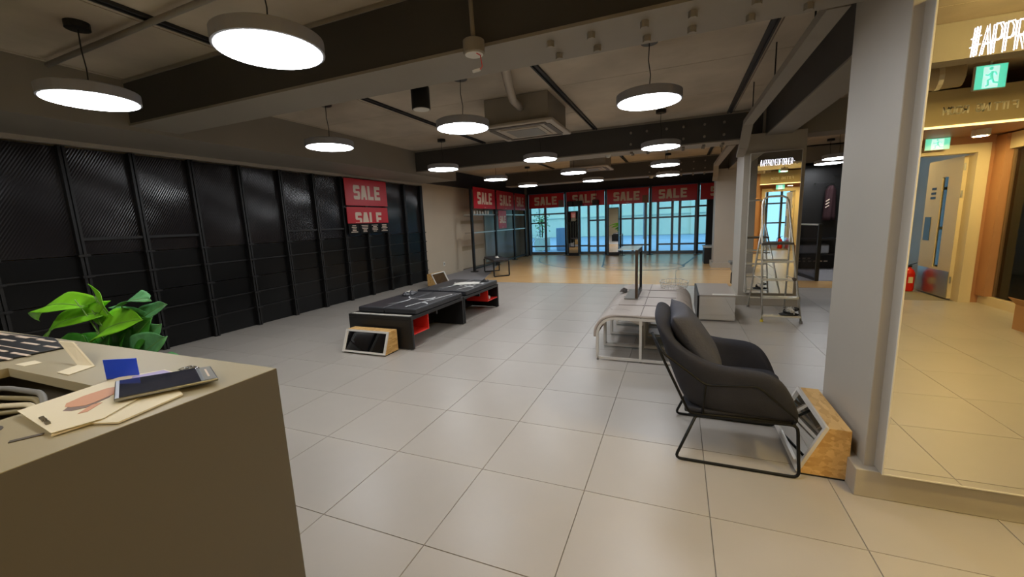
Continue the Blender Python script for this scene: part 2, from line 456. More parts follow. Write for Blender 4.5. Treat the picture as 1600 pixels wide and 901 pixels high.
# cable trunking with its drop down the face of each column
e = thing('cable_trunking', 'flat steel cable trunking beside the long beam, bending down to the first mirrored column', 'trunking', (.78, 5, 2.3))
def trunk(pts, w_=.11):
    m = MB()
    for p, q in zip(pts, pts[1:]): m.bar(p, q, w_, .06)
    return m
obj('trunk_run', trunk([(.79, 2.95, 2.53), (.79, 6.1, 2.53), (.83, 6.75, 2.33), (.85, 7.2, 2.27)]), beam_m, e)
for yy in (3.4, 4.6, 5.8): obj('hanger', MB().cyl((.79, yy, 2.56), (.79, yy, CZ), .006, n=6), black_m, e)
e = thing('cable_trunking', 'second run of flat cable trunking beyond the middle beam, bending down to the farthest column', 'trunking', (.78, 10, 2.3))
obj('trunk_run', trunk([(.79, 7.75, 2.53), (.79, 10.8, 2.53), (.83, 11.4, 2.33), (.85, 11.93, 2.27)]), beam_m, e)
for yy in (8.4, 9.6): obj('hanger', MB().cyl((.79, yy, 2.56), (.79, yy, CZ), .006, n=6), black_m, e)

# walls
struct('wall_left', MB().box(-6.6, -6.12, -3.3, 11.0, 0, CZ+.1).box(-6.6, -6.28, 11.0, 16.9, 0, CZ+.1), cream_m)
struct('wall_front_left', box(-6.28, -5.86, 16.45, 16.75, 0, CZ+.1), glassbk_m)
struct('trim_6', box(-5.86, 1.35, 16.35, 16.75, 2.52, CZ+.1), dark_m, label='dark bulkhead above the shop window')
struct('wall_front_right', MB().box(.97, 4.6, 16.5, 16.75, 0, CZ+.1), dark_m)
struct('wall_right', box(4.5, 4.7, 2.0, 16.9, 0, CZ+.1), dark_m)
struct('wall_black', box(2.2, 4.5, 12.0, 12.12, 0, 2.45), black_m, label='black partition behind the second mirrored column')
struct('wall_back', MB().box(-6.6, 2.4, -3.5, -3.25, 0, CZ+.1), creamw_m)
struct('wall_rear_cross', MB().box(4.5, 6.4, 2.0, 2.2, 0, CZ+.1), dark_m)
struct('ceiling_left_drop', MB().box(-6.12, -5.0, -3.25, 8.9, 2.46, 2.50).box(-5.04, -5.0, -3.25, 8.9, 2.50, CZ), beam_m, label='dropped soffit above the black display wall')
struct('trim_7', box(-6.12, -6.0, 8.9, 16.4, 2.5, CZ), dark_m)
struct('trim_8', box(-6.07, -5.99, -3.2, 8.88, 2.415, 2.46), col_m, label='thin pale rail along the top of the black display wall')
struct('baseboard_left', box(-6.12, -6.105, 8.86, 10.98, 0, .08), cream_m)
for y_, z_ in ((9.9, .33),):
    t_ = thing('wall_socket', 'small pale wall socket low on the beige wall', 'socket', (-6.11, y_, z_-.05))
    obj('plate', box(-6.12, -6.108, y_-.045, y_+.045, z_-.06, z_+.06), whitep_m, t_, bevel=.003)
    obj('socket', box(-6.108, -6.104, y_-.02, y_+.02, z_-.02, z_+.02), greyp_m, t_)

# columns (casing, plinth)
def column(y0, y1, ztop, nm, x0=.89, x1=1.66, plinth=True):
    c = sempty('column', ((x0+x1)/2, (y0+y1)/2, 0), nm)
    c['kind'] = 'structure'
    obj('casing', box(x0, x1, y0, y1, 0, ztop), col_m, c, bevel=.004)
    if plinth: obj('plinth', box(x0-.045, x1+.045, y0-.045, y1+.045, 0, .145), col_m, c, bevel=.004)
    obj('steel_head', box(x0+.24, x1-.2, y0+.1, y1-.1, ztop, CZ), beam_m, c)
    return c
column(2.37, 3.03, 2.9, 'nearest square column carrying the tall mirror')
column(7.1, 7.9, 2.54, 'second square column with the narrow mirror')
column(11.95, 12.6, 2.54, 'farthest square column, bare beige')

# ================================================================ WALL MIRRORS WITH NEON
def wall_mirror(label, x0, x1, yf, z0, z1, depth):
    t_ = thing('wall_mirror', label, 'mirror', ((x0+x1)/2, yf, z0))
    obj('box_frame', MB().box(x0, x1, yf+.004, yf+depth, z0, z1), col_m, t_)
    obj('mirror_glass', box(x0+.006, x1-.006, yf-.001, yf+.004, z0+.006, z1-.006), mirror_m, t_)
    ed = MB().box(x0, x0+.006, yf-.003, yf+.004, z0, z1).box(x1-.006, x1, yf-.003, yf+.004, z0, z1).box(x0+.006, x1-.006, yf-.003, yf+.004, z1-.006, z1).box(x0+.006, x1-.006, yf-.003, yf+.004, z0, z0+.006)
    obj('edge_trim', ed, whitep_m, t_)
    return t_
m1 = wall_mirror('tall mirror on the nearest column at the right edge of the photo', .93, 1.63, 2.285, .155, 2.25, .084)
m2 = wall_mirror('narrow mirror on the second column behind the stepladder', .965, 1.60, 7.02, .20, 2.26, .079)
NEON = '#APPROVEDFORHER-'
def neon(label, x0, x1, y, z, h_, rise, rr=.0021):
    t_ = thing('neon_sign', label, 'neon sign', ((x0+x1)/2, y, z))
    n = len(NEON); cw = (x1-x0)/(n*1.3)
    ux = Vector((1, 0, rise)).normalized()
    mb = strokes(NEON, (x0, y, z), ux, (0, 0, 1), cw, h_, rr, gap=.3)
    obj('lettering', mb, neon_m, t_, smooth=True)
    for k in range(4):
        xx = x0 + (x1-x0)*(.1+.25*k); obj('standoff', MB().cyl((xx, y+.001, z+h_/2), (xx, y+.0065, z+h_/2), .002, n=6), whitep_m, t_)
neon('large white neon lettering starting with a hash sign on the tall right-hand mirror', 1.05, 1.565, 2.277, 1.985, .105, .03)
neon('white neon lettering starting with a hash sign on the far narrow mirror', 1.09, 1.52, 7.012, 2.065, .085, .0, .0012)

# ================================================================ BLACK DISPLAY WALL
dw = thing('display_wall', 'long black slatted display wall with uprights along the left side', 'display wall', (-6.05, 4.5, 0))
posts = [-1.4, -.78, -.16, .46, 1.08, 1.70, 2.35, 2.95, 3.58, 4.23, 4.9, 5.56, 6.2, 6.83, 7.46, 8.15, 8.82]
zs = [0, .28, .52, .76, 1.02, 1.25, 2.40]
for y0, y1 in zip(posts, posts[1:]):
    for k, (a, b) in enumerate(zip(zs, zs[1:])):
        m_ = rib_m if k == 5 else gloss_m
        obj('panel', box(-6.09, -6.05 if k == 5 else -6.045, y0+.004, y1-.004, a+.004, b-.004), m_, dw)
for y in posts:
    pm = MB().box(-6.045, -5.985, y-.03, y-.006, 0, 2.40).box(-6.045, -5.985, y+.006, y+.03, 0, 2.40).box(-6.045, -6.01, y-.006, y+.006, 0, 2.40)
    obj('upright', pm, black_m, dw)
    nb = MB()
    for z_ in zs[1:-1]: nb.box(-6.04, -5.955, y-.05, y+.05, z_-.012, z_+.012)
    obj('bracket', nb, black_m, dw)
for y0, y1 in zip(posts, posts[1:]):
    for z_ in (.28, .52, 1.02):
        obj('rail', box(-6.04, -6.02, y0+.03, y1-.03, z_-.008, z_+.008), black_m, dw)
for y0, y1 in ((2.35, 2.95), (2.95, 3.58), (4.9, 5.56), (5.56, 6.2)):
    obj('rail', box(-6.04, -6.0, y0+.03, y1-.03, 1.41, 1.44), black_m, dw)
obj('end_panel', box(-6.1, -5.98, 8.85, 8.88, 0, 2.41), black_m, dw)
pin = MB()
for z_ in (.28, .52, 1.02, 1.25): pin.cyl((-6.0, 8.88, z_), (-6.0, 8.95, z_), .008, n=6)
obj('hook', pin, black_m, dw)

# SALE posters on it (face +x, read from right to left in y: text runs along +y for a viewer inside)
def poster(name, label, o, ux, uz, n, w_, h_, txt_w, txt_h, cut=None, group=None, tx=None, tz=None, foot=True):
    o, ux, uz, n = map(Vector, (o, ux, uz, n))
    t_ = thing(name, label, 'poster', o + ux*w_/2, group)
    b = MB().prism([o, o+ux*w_, o+ux*w_+uz*h_, o+uz*h_], n*.012)
    obj('sheet', b, redp_m, t_)
    mb = MB(); tx = (w_-txt_w)/2 if tx is None else tx; tz = (h_-txt_h)/2 if tz is None else tz
    sale(mb, o + n*.012 + ux*tx + uz*tz, ux, uz, txt_w, txt_h, n, cut)
    obj('lettering', mb, offw_m, t_)
    if foot:
        f2 = MB(); q = o+n*.012+ux*(w_/2-.05)+uz*.035
        f2.prism([q, q+ux*.1, q+ux*.1+uz*.012, q+uz*.012], n*.003)
        obj('small_print', f2, offw_m, t_)
    return t_
Y_, Z_, X_ = (0,1,0), (0,0,1), (1,0,0)
poster('sale_poster', 'upper red SALE poster on the black display wall', (-5.95, 6.22, 1.87), Y_, Z_, X_, 1.22, .52, .78, .28, foot=False)
poster('sale_poster', 'lower red SALE poster on the black wall, lettering cut off by black labels', (-5.95, 6.22, 1.52), Y_, Z_, X_, 1.20, .32, .78, .27, foot=False, tz=-.05, cut=.065)
for k in range(4):
    y0 = 6.225 + k*.3
    t_ = thing('price_label', ['leftmost', 'second from left', 'third from left', 'rightmost'][k] + ' of the four black label cards under the lower SALE poster', 'label', (-5.945, y0+.145, 1.31), 'black label cards under the poster')
    obj('card', box(-5.95, -5.94, y0+.004, y0+.294, 1.31, 1.512), gloss_m, t_)
    pr = MB()
    for r in range(5):
        ww = random.uniform(.09, .2); pr.box(-5.94, -5.938, y0+.15-ww/2, y0+.15+ww/2, 1.345+r*.031, 1.358+r*.031)
    obj('print', pr, offw_m, t_)

# ================================================================ LIGHTS
def pendant(x, y, z=2.4):
    t_ = thing('pendant_lamp', '', 'pendant lamp', (x, y, z), 'round pendant lamps')
    r = .275
    obj('housing', MB().lathe(x, y, [(r-.012, z-.001), (r, z+.001), (r, z+.068), (r-.02, z+.078), (.03, z+.082)], 40), mat_h, t_, smooth=False, bevel=0)
    obj('diffuser', MB().lathe(x, y, [(r-.014, z-.003), (r-.014, z+.001)], 40), lamp_m, t_)
    w2 = [(x, y, z+.082), (x+.012, y, z+.22), (x-.006, y, z+.34), (x, y, CZ-.04)]
    obj('cable', MB().tube(w2, .004, 6), black_m, t_)
    obj('canopy', MB().lathe(x, y, [(.07, CZ-.045), (.07, CZ-.001)], 20), black_m, t_)
    return t_
mat_h = mat('lamp_housing', lin(150, 150, 156), .5)
proto = pendant(-.26, 3.95)
rowlab = {-3.93: 'left row', -2.10: 'middle row', -.26: 'right row'}
order = ['nearest', 'second', 'third', 'fourth', 'fifth']
proto['label'] = 'round pendant lamp with its drum rim and cord showing, second in the right row'
for x in (-3.93, -2.10, -.26):
    for k, y in enumerate((1.76, 3.95, 6.55, 8.85, 11.05)):
        if x == -.26 and y == 3.95: continue
        if x == -.26 and k == 0:
            lb = 'round pendant lamp just above the top edge of the photo, centre right'
        else:
            lb = 'round glowing pendant lamp, %s in the %s' % (order[k], rowlab[x])
        dup(proto, (x, y, 2.4), lb)
dup(proto, (3.05, 11.2, 2.4), 'round pendant lamp beyond the second mirrored column, lower of the pair')
dup(proto, (2.93, 10.2, 2.4), 'round pendant lamp beyond the second mirrored column, partly behind the near column')
dup(proto, (-3.93, -.6, 2.4), 'round pendant lamp behind the camera on the left', None)
dup(proto, (-2.10, -.6, 2.4), 'round pendant lamp behind the camera in the middle', None)

for k, x in enumerate((2.35, 2.9)):       # unseen lamps added to brighten the header board
    t_ = thing('added_header_lamp', ['left', 'right'][k] + ' unseen warm lamp added to brighten the header board', 'spotlight', (x, .85, 2.7))
    dv = Vector((.35, -2.7, -.2)).normalized(); a = Vector((x, .85, 2.68))
    obj('barrel', MB().cyl(a-dv*.12, a, .05, .06, 16), white_m, t_)
    obj('diffuser', MB().cyl(a+dv*.001, a+dv*.003, .052, .052, 16), warm_m, t_)
    obj('stem', MB().cyl(a-dv*.06, (a-dv*.06).xy.to_3d()+Vector((0,0,CZ)), .008, n=6), white_m, t_)
dl = 0
for x, y, z in ((1.62, 1.55, 2.46), (2.6, .9, 2.46), (3.7, .9, 2.46), (2.4, -2.6, 2.24), (3.5, -2.6, 2.24), (3.1, -4.7, 2.75), (-1.75, -.5, 2.3), (1.6, -1.0, 2.5)):
    t_ = thing('downlight', '', 'downlight', (x, y, z), 'warm round downlights')
    t_['label'] = ['right of the near column', 'mid way to the right wall', 'beside the right wall', 'inside the fitting room niche', 'over the fire door', 'in the stair room', 'over the counter', 'behind the near column'][dl] + ', warm round downlight'
    dl += 1
    obj('can', MB().lathe(x, y, [(.075, z), (.085, z+.002), (.085, z+.09), (.03, z+.1)], 20), white_m, t_)
    rd = .07 if x > 0 else .035
    obj('diffuser', MB().lathe(x, y, [(rd, z-.002), (rd, z+.001)], 20), warm_m, t_)
    if z > 2.25: obj('stem', MB().cyl((x, y, z+.1), (x, y, CZ), .01, n=8), white_m, t_)

# black can light, unlit
t_ = thing('can_light', 'black cylindrical can light, unlit, under the ceiling behind the nearest beam', 'spotlight', (-2.1, 3.2, 2.42))
obj('can', MB().lathe(-2.1, 3.2, [(.076, 2.42), (.08, 2.422), (.08, 2.60), (.07, 2.61)], 28), black_m, t_, smooth=False)
obj('lens', MB().lathe(-2.1, 3.2, [(.07, 2.417), (.07, 2.421)], 28), whitep_m, t_)
obj('stem', MB().cyl((-2.1, 3.2, 2.61), (-2.1, 3.2, CZ), .03, n=12), black_m, t_)
# bare ceiling fitting with dangling wires
t_ = thing('light_fitting', 'bare round ceiling fitting with dangling red and white wires on the nearest beam', 'light fitting', (-1.18, 2.42, 2.46))
obj('cup', MB().lathe(-1.18, 2.42, [(.062, 2.44), (.066, 2.445), (.066, 2.515), (.06, 2.52)], 24), beam_m, t_)
obj('base_plate', MB().lathe(-1.18, 2.42, [(.055, 2.436), (.055, 2.442)], 24), whitep_m, t_)
obj('conduit', MB().tube([(-1.18, 2.42, 2.52), (-1.19, 2.43, 2.7), (-1.2, 2.44, CZ)], .014, 8), beam_m, t_, smooth=True)
obj('red_wire', MB().tube([(-1.16, 2.40, 2.44), (-1.13, 2.40, 2.42), (-1.125, 2.41, 2.36), (-1.14, 2.41, 2.345)], .003, 6), red_m, t_)
obj('connector', MB().bar((-1.14, 2.41, 2.345), (-1.19, 2.41, 2.34), .014), whitep_m, t_)

# ceiling cassette air conditioners
def cassette(x, y, zb, label, s=.47):
    t_ = thing('air_conditioner', label, 'air conditioner', (x, y, zb))
    obj('casing', box(x-s+.06, x+s-.06, y-s+.06, y+s-.06, zb+.04, CZ-.005), beam_m, t_)
    obj('fascia', MB().box(x-s, x+s, y-s, y+s, zb+.01, zb+.045), ac_m, t_, bevel=.01)
    fr = MB()
    for a, b, c, d in ((x-s+.1, x+s-.1, y-s+.07, y-s+.14), (x-s+.1, x+s-.1, y+s-.14, y+s-.07), (x-s+.07, x-s+.14, y-s+.16, y+s-.16), (x+s-.14, x+s-.07, y-s+.16, y+s-.16)):
        obj('louvre', box(a, b, c, d, zb+.002, zb+.011), dark2_m, t_)
    obj('grille', box(x-s+.2, x+s-.2, y-s+.2, y+s-.2, zb-.002, zb+.011), ac_m, t_, bevel=.004)
    obj('grille_mesh', box(x-s+.26, x+s-.26, y-s+.26, y+s-.26, zb-.005, zb-.001), greyp_m, t_)
ac_m = mat('aged_white_plastic', lin(168, 156, 140), .5)
dark2_m = mat('louvre_dark_grey', lin(84, 76, 68), .6)  # dark grey for the louvres and other small dark parts
cassette(-1.85, 5.25, 2.56, 'square ceiling cassette air conditioner just before the middle beam')
cassette(-1.95, 10.0, 2.56, 'square ceiling cassette air conditioner far back beyond the middle beam')
t_ = thing('refrigerant_pipe', 'lagged pipe running slanting to the near air conditioner', 'pipe', (-1.6, 4, 2.7))
obj('lagging', MB().tube([(-1.30, 2.95, 2.80), (-1.42, 3.5, 2.76), (-1.62, 4.1, 2.76), (-1.74, 4.5, 2.76), (-1.77, 4.80, 2.76)], .045, 10), ac_m, t_, smooth=True)
t_ = thing('conduit', 'thin painted conduit crossing the near ceiling at the top left', 'conduit', (-2.3, 1.4, 2.85))
obj('pipe', MB().tube([(-4.9, 1.95, 2.87), (-2.6, 1.9, 2.87), (-2.0, 1.85, 2.87), (-.4, 1.85, 2.87)], .02, 8), beam_m, t_, smooth=True)
obj('elbow', MB().tube([(-2.3, 1.45, 2.88), (-2.25, 1.6, 2.88), (-2.3, 1.8, 2.88)], .02, 8), beam_m, t_, smooth=True)
for i, (x, y, z) in enumerate(((-1.15, 7.45, 2.5), (-.7, 12.2, 2.5))):
    t_ = thing('smoke_detector', ['small white smoke detector under the middle beam', 'small white smoke detector under the farthest beam'][i], 'smoke detector', (x, y, z-.05))
    obj('base', MB().lathe(x, y, [(.045, z-.02), (.05, z-.001)], 20), whitep_m, t_)
    obj('dome', MB().lathe(x, y, [(.02, z-.05), (.034, z-.04), (.038, z-.02)], 20), whitep_m, t_)

# ================================================================ FURNITURE
# --- dark vinyl benches with red shelves
def crescent(o, a0, a1, r, w_, n=14, z=0):
    rows = [[], []]
    for k in range(n+1):
        a = R(a0+(a1-a0)*k/n); ww = w_*math.sin(PI*k/n)
        for i, s_ in ((0, -1), (1, 1)): rows[i].append((o[0]+(r+s_*ww)*math.cos(a), o[1]+(r+s_*ww)*math.sin(a), z))
    return rows
def dark_bench(y0, y1, label, shelf_far):
    x0, x1, zt = -3.72, -2.80, .395
    t_ = thing('upholstered_bench', label, 'bench', ((x0+x1)/2, (y0+y1)/2, 0))
    obj('end_panel', box(x0, x1, y0, y0+.035, .01, zt-.04), black_m, t_, bevel=.003)
    obj('end_panel', box(x0, x1, y1-.035, y1, .01, zt-.04), black_m, t_, bevel=.003)
    obj('deck', box(x0, x1, y0, y1, zt-.04, zt), black_m, t_, bevel=.004)
    tr = MB()
    for k in range(44):
        xx = x0+.03+k*(x1-x0-.06)/44; tr.box(xx, xx+.012, y0+.02, y0+.075, zt, zt+.003)
    stuff(obj('tread_strip', tr, whitep_m if not shelf_far else black_m, t_))
    obj('middle_rail', box(x0+.05, x1-.05, (y0+y1)/2-.015, (y0+y1)/2+.015, zt-.1, zt-.04), black_m, t_)
    obj('floor_rail', box(x0+.1, x0+.13, y0+.035, y1-.035, .02, .05), black_m, t_)
    obj('back_panel', box(x0+.42, x0+.44, y0+.035, y1-.035, .02, zt-.04), black_m, t_)
    # cushion pads: two by one with a welt between
    for (a, b) in ((x0+.07, (x0+x1)/2-.004), ((x0+x1)/2+.004, x1-.005)):
        obj('cushion', box(a, b, y0+.10, y1-.015, zt+.004, zt+.072), benchf_m, t_, bevel=.014)
    # red shelf box
    sy0, sy1 = (y1-.40, y1-.035) if shelf_far else (y0+.035, y0+.36)
    sz0, sz1 = .17, zt-.042
    m = MB().box(x1-.40, x1-.01, sy0, sy1, sz0, sz0+.014).box(x1-.40, x1-.385, sy0, sy1, sz0+.014, sz1)
    if shelf_far: m.box(x1-.385, x1-.01, sy0, sy0+.014, sz0+.014, sz1)
    else: m.box(x1-.385, x1-.01, sy1-.014, sy1, sz0+.014, sz1)
    obj('red_shelf', m, red_m, t_)
    for fx in (x0+.04, x1-.04):
        for fy in (y0+.018, y1-.018): obj('foot', MB().cyl((fx, fy, 0), (fx, fy, .012), .015, n=10), greyp_m, t_)
    # printed white motif on the pads
    z = zt+.0732; pr = MB(); L = y1-y0
    for k in range(17):
        fy = y0+.2+k*(L-.35)/17; xx = -3.02+.14*(k/17)
        pr.add([(xx-.008,fy,z),(xx+.012,fy,z),(xx+.02,fy+.045,z),(xx+.002,fy+.045,z)], [(0,1,2,3)])
    pr.grid(crescent((-3.12, y0+.78), 250, 395, .13, .016, z=z))
    pr.grid(crescent((-3.55, y0+.55), 300, 400, .3, .010, z=z))
    pr.grid(crescent((-2.95, y0+.35), 20, 130, .12, .012, z=z))
    pr.grid(crescent((-3.2, y0+.9), 180, 300, .22, .008, z=z))
    if shelf_far:
        for k in range(6): pr.add([(-3.15+.05*k, y0+.5+.05*k, z), (-3.10+.05*k, y0+.49+.05*k, z), (-3.09+.05*k, y0+.53+.05*k, z), (-3.14+.05*k, y0+.55+.05*k, z)], [(0,1,2,3)])
    obj('white_print', pr, mat('print_white', (.85,.85,.85), .5), t_)
    return t_
dark_bench(3.745, 4.975, 'nearer black vinyl bench with white print and red shelf at its near end', False)
dark_bench(4.99, 6.20, 'farther black vinyl bench with red shelf at its far end', True)
t_ = thing('paper_cup', 'small white block standing on the red shelf of the farther bench', 'box', (-2.86, 5.95, .185))
obj('block', box(-2.9, -2.85, 5.93, 5.98, .185, .235), whitep_m, t_, bevel=.006)

def crumple(name, label, cat, cx, cy, z, sx, sy, sz, m, seed, m2=None, rot=0):
    t_ = thing(name, label, cat, (cx, cy, z)); random.seed(seed)
    rows = []
    n = 9
    for i in range(n):
        row = []
        for j in range(n):
            u, v = i/(n-1)*2-1, j/(n-1)*2-1
            h = (1-max(abs(u), abs(v))**2)*sz*(.55+.45*math.sin(3*u+seed)*math.cos(4*v+seed)) + .004
            h = max(h, .004) * (1+.4*random.uniform(-1, 1))
            x = u*sx*(1+.15*random.uniform(-1, 1)); y = v*sy*(1+.15*random.uniform(-1, 1))
            row.append((cx+x*math.cos(rot)-y*math.sin(rot), cy+x*math.sin(rot)+y*math.cos(rot), z+.002+max(h, .001)))
        rows.append(row)
    obj('folded_cloth', MB().grid(rows), m, t_, smooth=True, solid=.006, sub=1)
    if m2:
        rows = [[(p[0]*1, p[1], p[2]+.012) for p in r[2:6]] for r in rows[2:6]]
        obj('lining', MB().grid(rows), m2, t_, smooth=True, solid=.004, sub=1)
    return t_
ZC = .47
crumple('shoe_bag', 'black and white crumpled bag on the nearer black bench', 'bag', -3.50, 4.70, ZC, .075, .13, .07, benchf_m, 3, whitep_m, .3)
crumple('wrapping_paper', 'crumpled white wrapping paper on the far end of the black benches', 'paper', -3.12, 5.70, ZC, .20, .12, .035, paper2_m if 'paper2_m' in globals() else whitep_m, 5, None, .4)
crumple('dark_glove', 'small black crumpled pouch beside the white paper', 'pouch', -2.93, 5.97, ZC, .06, .05, .05, black_m, 8)

# --- shoe mirrors (OSB body, white framed slanted mirror)
def shoe_mirror(label, x0, y0, w_, zt, facing, loc_depth_bottom, depth_top):
    """facing '-y': mirror looks to -y, body runs w_ along x from x0; '-x': mirror looks to -x, body runs along y"""
    t_ = thing('shoe_mirror', label, 'shoe mirror', (x0, y0, 0))
    B, D = loc_depth_bottom, depth_top
    if facing == '-y': P = lambda s_, d, z: (x0+s_*w_, y0+d, z)
    elif facing == '-x': P = lambda s_, d, z: (x0+d, y0+s_*w_, z)
    else: P = lambda s_, d, z: (x0-d, y0+s_*w_, z)
    zb = .012
    prof = [(.0, zb), (B, zb), (B, zt), (B-D, zt)]
    pts = [P(0, d, z) for d, z in prof]
    off = Vector(P(1, 0, 0)) - Vector(P(0, 0, 0))
    obj('board_body', MB().prism(pts, off), osb_m, t_)
    # slanted plane from (0,zb) to (B-D,zt)
    sl = Vector((B-D, zt-zb)); ln = sl.length; sd = sl/ln; nn = Vector((-sd.y, sd.x))
    def Q(s_, a, n): 
        d = a*sd.x + n*nn.x; z = zb + a*sd.y + n*nn.y; return P(s_, d, z)
    def slab(s0, s1, a0, a1, n0, n1):
        vs = [Q(s_, a, n) for n in (n0, n1) for s_, a in ((s0,a0),(s1,a0),(s1,a1),(s0,a1))]
        return MB().add(vs, [(0,3,2,1),(4,5,6,7),(0,1,5,4),(1,2,6,5),(2,3,7,6),(3,0,4,7)])
    fw = .022; fs = fw/w_
    obj('mirror_glass', slab(fs, 1-fs, fw, ln-fw, .001, .006), mirror_m, t_)
    m = MB()
    for a in ((0, 1, 0, fw), (0, 1, ln-fw, ln), (0, fs, fw, ln-fw), (1-fs, 1, fw, ln-fw)):
        q = slab(*a, .0005, .018); m.add(q.v, q.f)
    obj('white_frame', m, white_m, t_)
    obj('base_pad', MB().prism([P(.01, .01, 0), P(.01, B-.005, 0), P(.99, B-.005, 0), P(.99, .01, 0)], (0,0,.011)), black_m, t_)
    return t_
shoe_mirror('chipboard shoe mirror in front of the nearer black bench', -3.59, 3.47, .61, .255, '-y', .23, .13)
shoe_mirror('chipboard shoe mirror beside the column behind the armchair', .64, 2.435, .56, .285, '-x', .215, .095)
t_ = shoe_mirror('chipboard shoe mirror standing beyond the black benches by the wall', -5.20, 8.02, .58, .29, '+x', .24, .10)

# --- white framed bench with curved greige pads
def arch(y, x0, x1, z_top, r, n=8):
    pts = [(x0, y, .012), (x0, y, z_top-r)]
    for k in range(1, n+1):
        a = PI - PI/2*k/n; pts.append((x0+r+r*math.cos(a), y, z_top-r+r*math.sin(a)))
    for k in range(1, n+1):
        a = PI/2 - PI/2*k/n; pts.append((x1-r+r*math.cos(a), y, z_top-r+r*math.sin(a)))
    pts.append((x1, y, .012)); return pts
def sqtube(pts, w_, plane_n=(0,1,0)):
    m = MB(); n = Vector(plane_n)
    prev = None
    P = [Vector(p) for p in pts]; rings = []
    for i, p in enumerate(P):
        t = (P[min(i+1, len(P)-1)]-P[max(i-1, 0)]).normalized(); s_ = t.cross(n).normalized()
        sc = 1
        rings.append([p+s_*w_/2+n*w_/2, p-s_*w_/2+n*w_/2, p-s_*w_/2-n*w_/2, p+s_*w_/2-n*w_/2])
    vs = [q for r in rings for q in r]; fs = [(i*4+k, i*4+(k+1)%4, (i+1)*4+(k+1)%4, (i+1)*4+k) for i in range(len(P)-1) for k in range(4)]
    fs += [(3,2,1,0), tuple(len(vs)-4+k for k in range(4))]
    return m.add(vs, fs)
wb = thing('white_frame_bench', 'bench of white square tube frames with rounded greige pads', 'bench', (-.3, 4.95, 0))
WX0, WX1, WY0, WY1, WZ = -.73, .15, 3.985, 5.95, .435
ys = [WY0 + k*(WY1-WY0)/4 for k in range(5)]
for k in range(4):
    for yy in (ys[k]+.0125, ys[k+1]-.0225):
        obj('arch_frame', sqtube(arch(yy, WX0, WX1, WZ, .17), .025), white_m, wb)
        obj('floor_rail', box(WX0, WX1, yy-.0125, yy+.0125, .012, .037), white_m, wb)
        obj('centre_post', box(-.325, -.30, yy-.0125, yy+.0125, .037, WZ-.012), white_m, wb)
    obj('centre_panel', box(-.312, -.308, ys[k]+.03, ys[k+1]-.04, .037, WZ-.02), white_m, wb)
for k in range(4):
    for side in (0, 1):
        a = arch(0, WX0, WX1, WZ, .17, 10)
        half = a[1:13] if side == 0 else a[12:-1]
        if side == 0:
            prof = [(WX0, WZ-.20)] + [(p[0], p[2]) for p in a[2:12]] + [(-.320, WZ)]
        else:
            prof = [(-.303, WZ)] + [(p[0], p[2]) for p in a[11:21]] + [(WX1, WZ-.20)]
        th = .042; n = len(prof); outer = []; inner = []
        for i, p in enumerate(prof):
            q0 = prof[max(i-1, 0)]; q1 = prof[min(i+1, n-1)]
            t = Vector((q1[0]-q0[0], q1[1]-q0[1])).normalized(); nn = Vector((-t.y, t.x))
            inner.append((p[0]+nn.x*.013, p[1]+nn.y*.013)); outer.append((p[0]+nn.x*th, p[1]+nn.y*th))
        loop = inner + outer[::-1]
        y0, y1 = ys[k]+.005, ys[k+1]-.005
        m = MB(); N = len(loop); vs = [(x, y0, z) for x, z in loop]+[(x, y1, z) for x, z in loop]
        fs = [(i, (i+1) % N, (i+1) % N+N, i+N) for i in range(N)]
        for i in range(n-1):
            fs.append((i, N-1-i, N-2-i, i+1)); fs.append((i+N, i+1+N, 2*N-2-i, 2*N-1-i))
        m.add(vs, fs)
        obj('pad', m, beige_c, wb, bevel=.012)
cr = MB()
for cx, cy, a0, a1, r in ((-.53, 4.12, 20, 150, .12), (-.1, 4.15, 40, 160, .13), (-.05, 4.7, 60, 150, .1), (0, 5.15, 60, 140, .1), (-.55, 4.3, 200, 240, .1)):
    cr.grid(crescent((cx, cy), a0, a1, r, .004, z=WZ+.0432))
cr.box(-.3155, -.3075, WY0+.01, WY1-.01, WZ+.005, WZ+.0428)
for yy in ys[1:4]: cr.box(WX0+.15, WX1-.15, yy-.004, yy+.004, WZ+.005, WZ+.0428)
obj('crease', cr, mat('crease_grey', lin(112, 102, 96), .7), wb)
for fx in (WX0, -.31, WX1): obj('foot', MB().cyl((fx, ys[0]+.0125, 0), (fx, ys[0]+.0125, .012), .012, n=8), greyp_m, wb); 
for fx in (WX0, -.31, WX1): obj('foot', MB().cyl((fx, ys[4]-.0225, 0), (fx, ys[4]-.0225, .012), .012, n=8), greyp_m, wb)

ZP = WZ+.045
# display riser standing on the white bench
t_ = thing('display_riser', 'tall black rectangular display riser with pale top standing on the greige bench', 'display stand', (-.42, 5.1, ZP))
fr = MB()
for yy in (4.80, 5.40): fr.box(-.44, -.41, yy-.02, yy+.02, ZP+.012, 1.06)
obj('post', box(-.44, -.41, 4.78, 4.82, ZP+.012, 1.045), bronze_m if 'bronze_m' in globals() else mat('bronze_post', lin(84, 70, 58), .35, metal=.6), t_)
obj('post', box(-.44, -.41, 5.38, 5.42, ZP+.012, 1.045), black_m, t_)
obj('top_rail', box(-.44, -.41, 4.82, 5.38, 1.0, 1.045), black_m, t_)
obj('foot_rail', box(-.44, -.41, 4.82, 5.38, ZP+.012, ZP+.05), black_m, t_)
obj('base_plate', box(-.56, -.41, 4.78, 5.42, ZP+.001, ZP+.011), greyp_m, t_)
obj('top_plate', box(-.64, -.41, 4.78, 5.42, 1.046, 1.056), mat('pale_top', lin(196, 204, 198), .15), t_, bevel=.002)
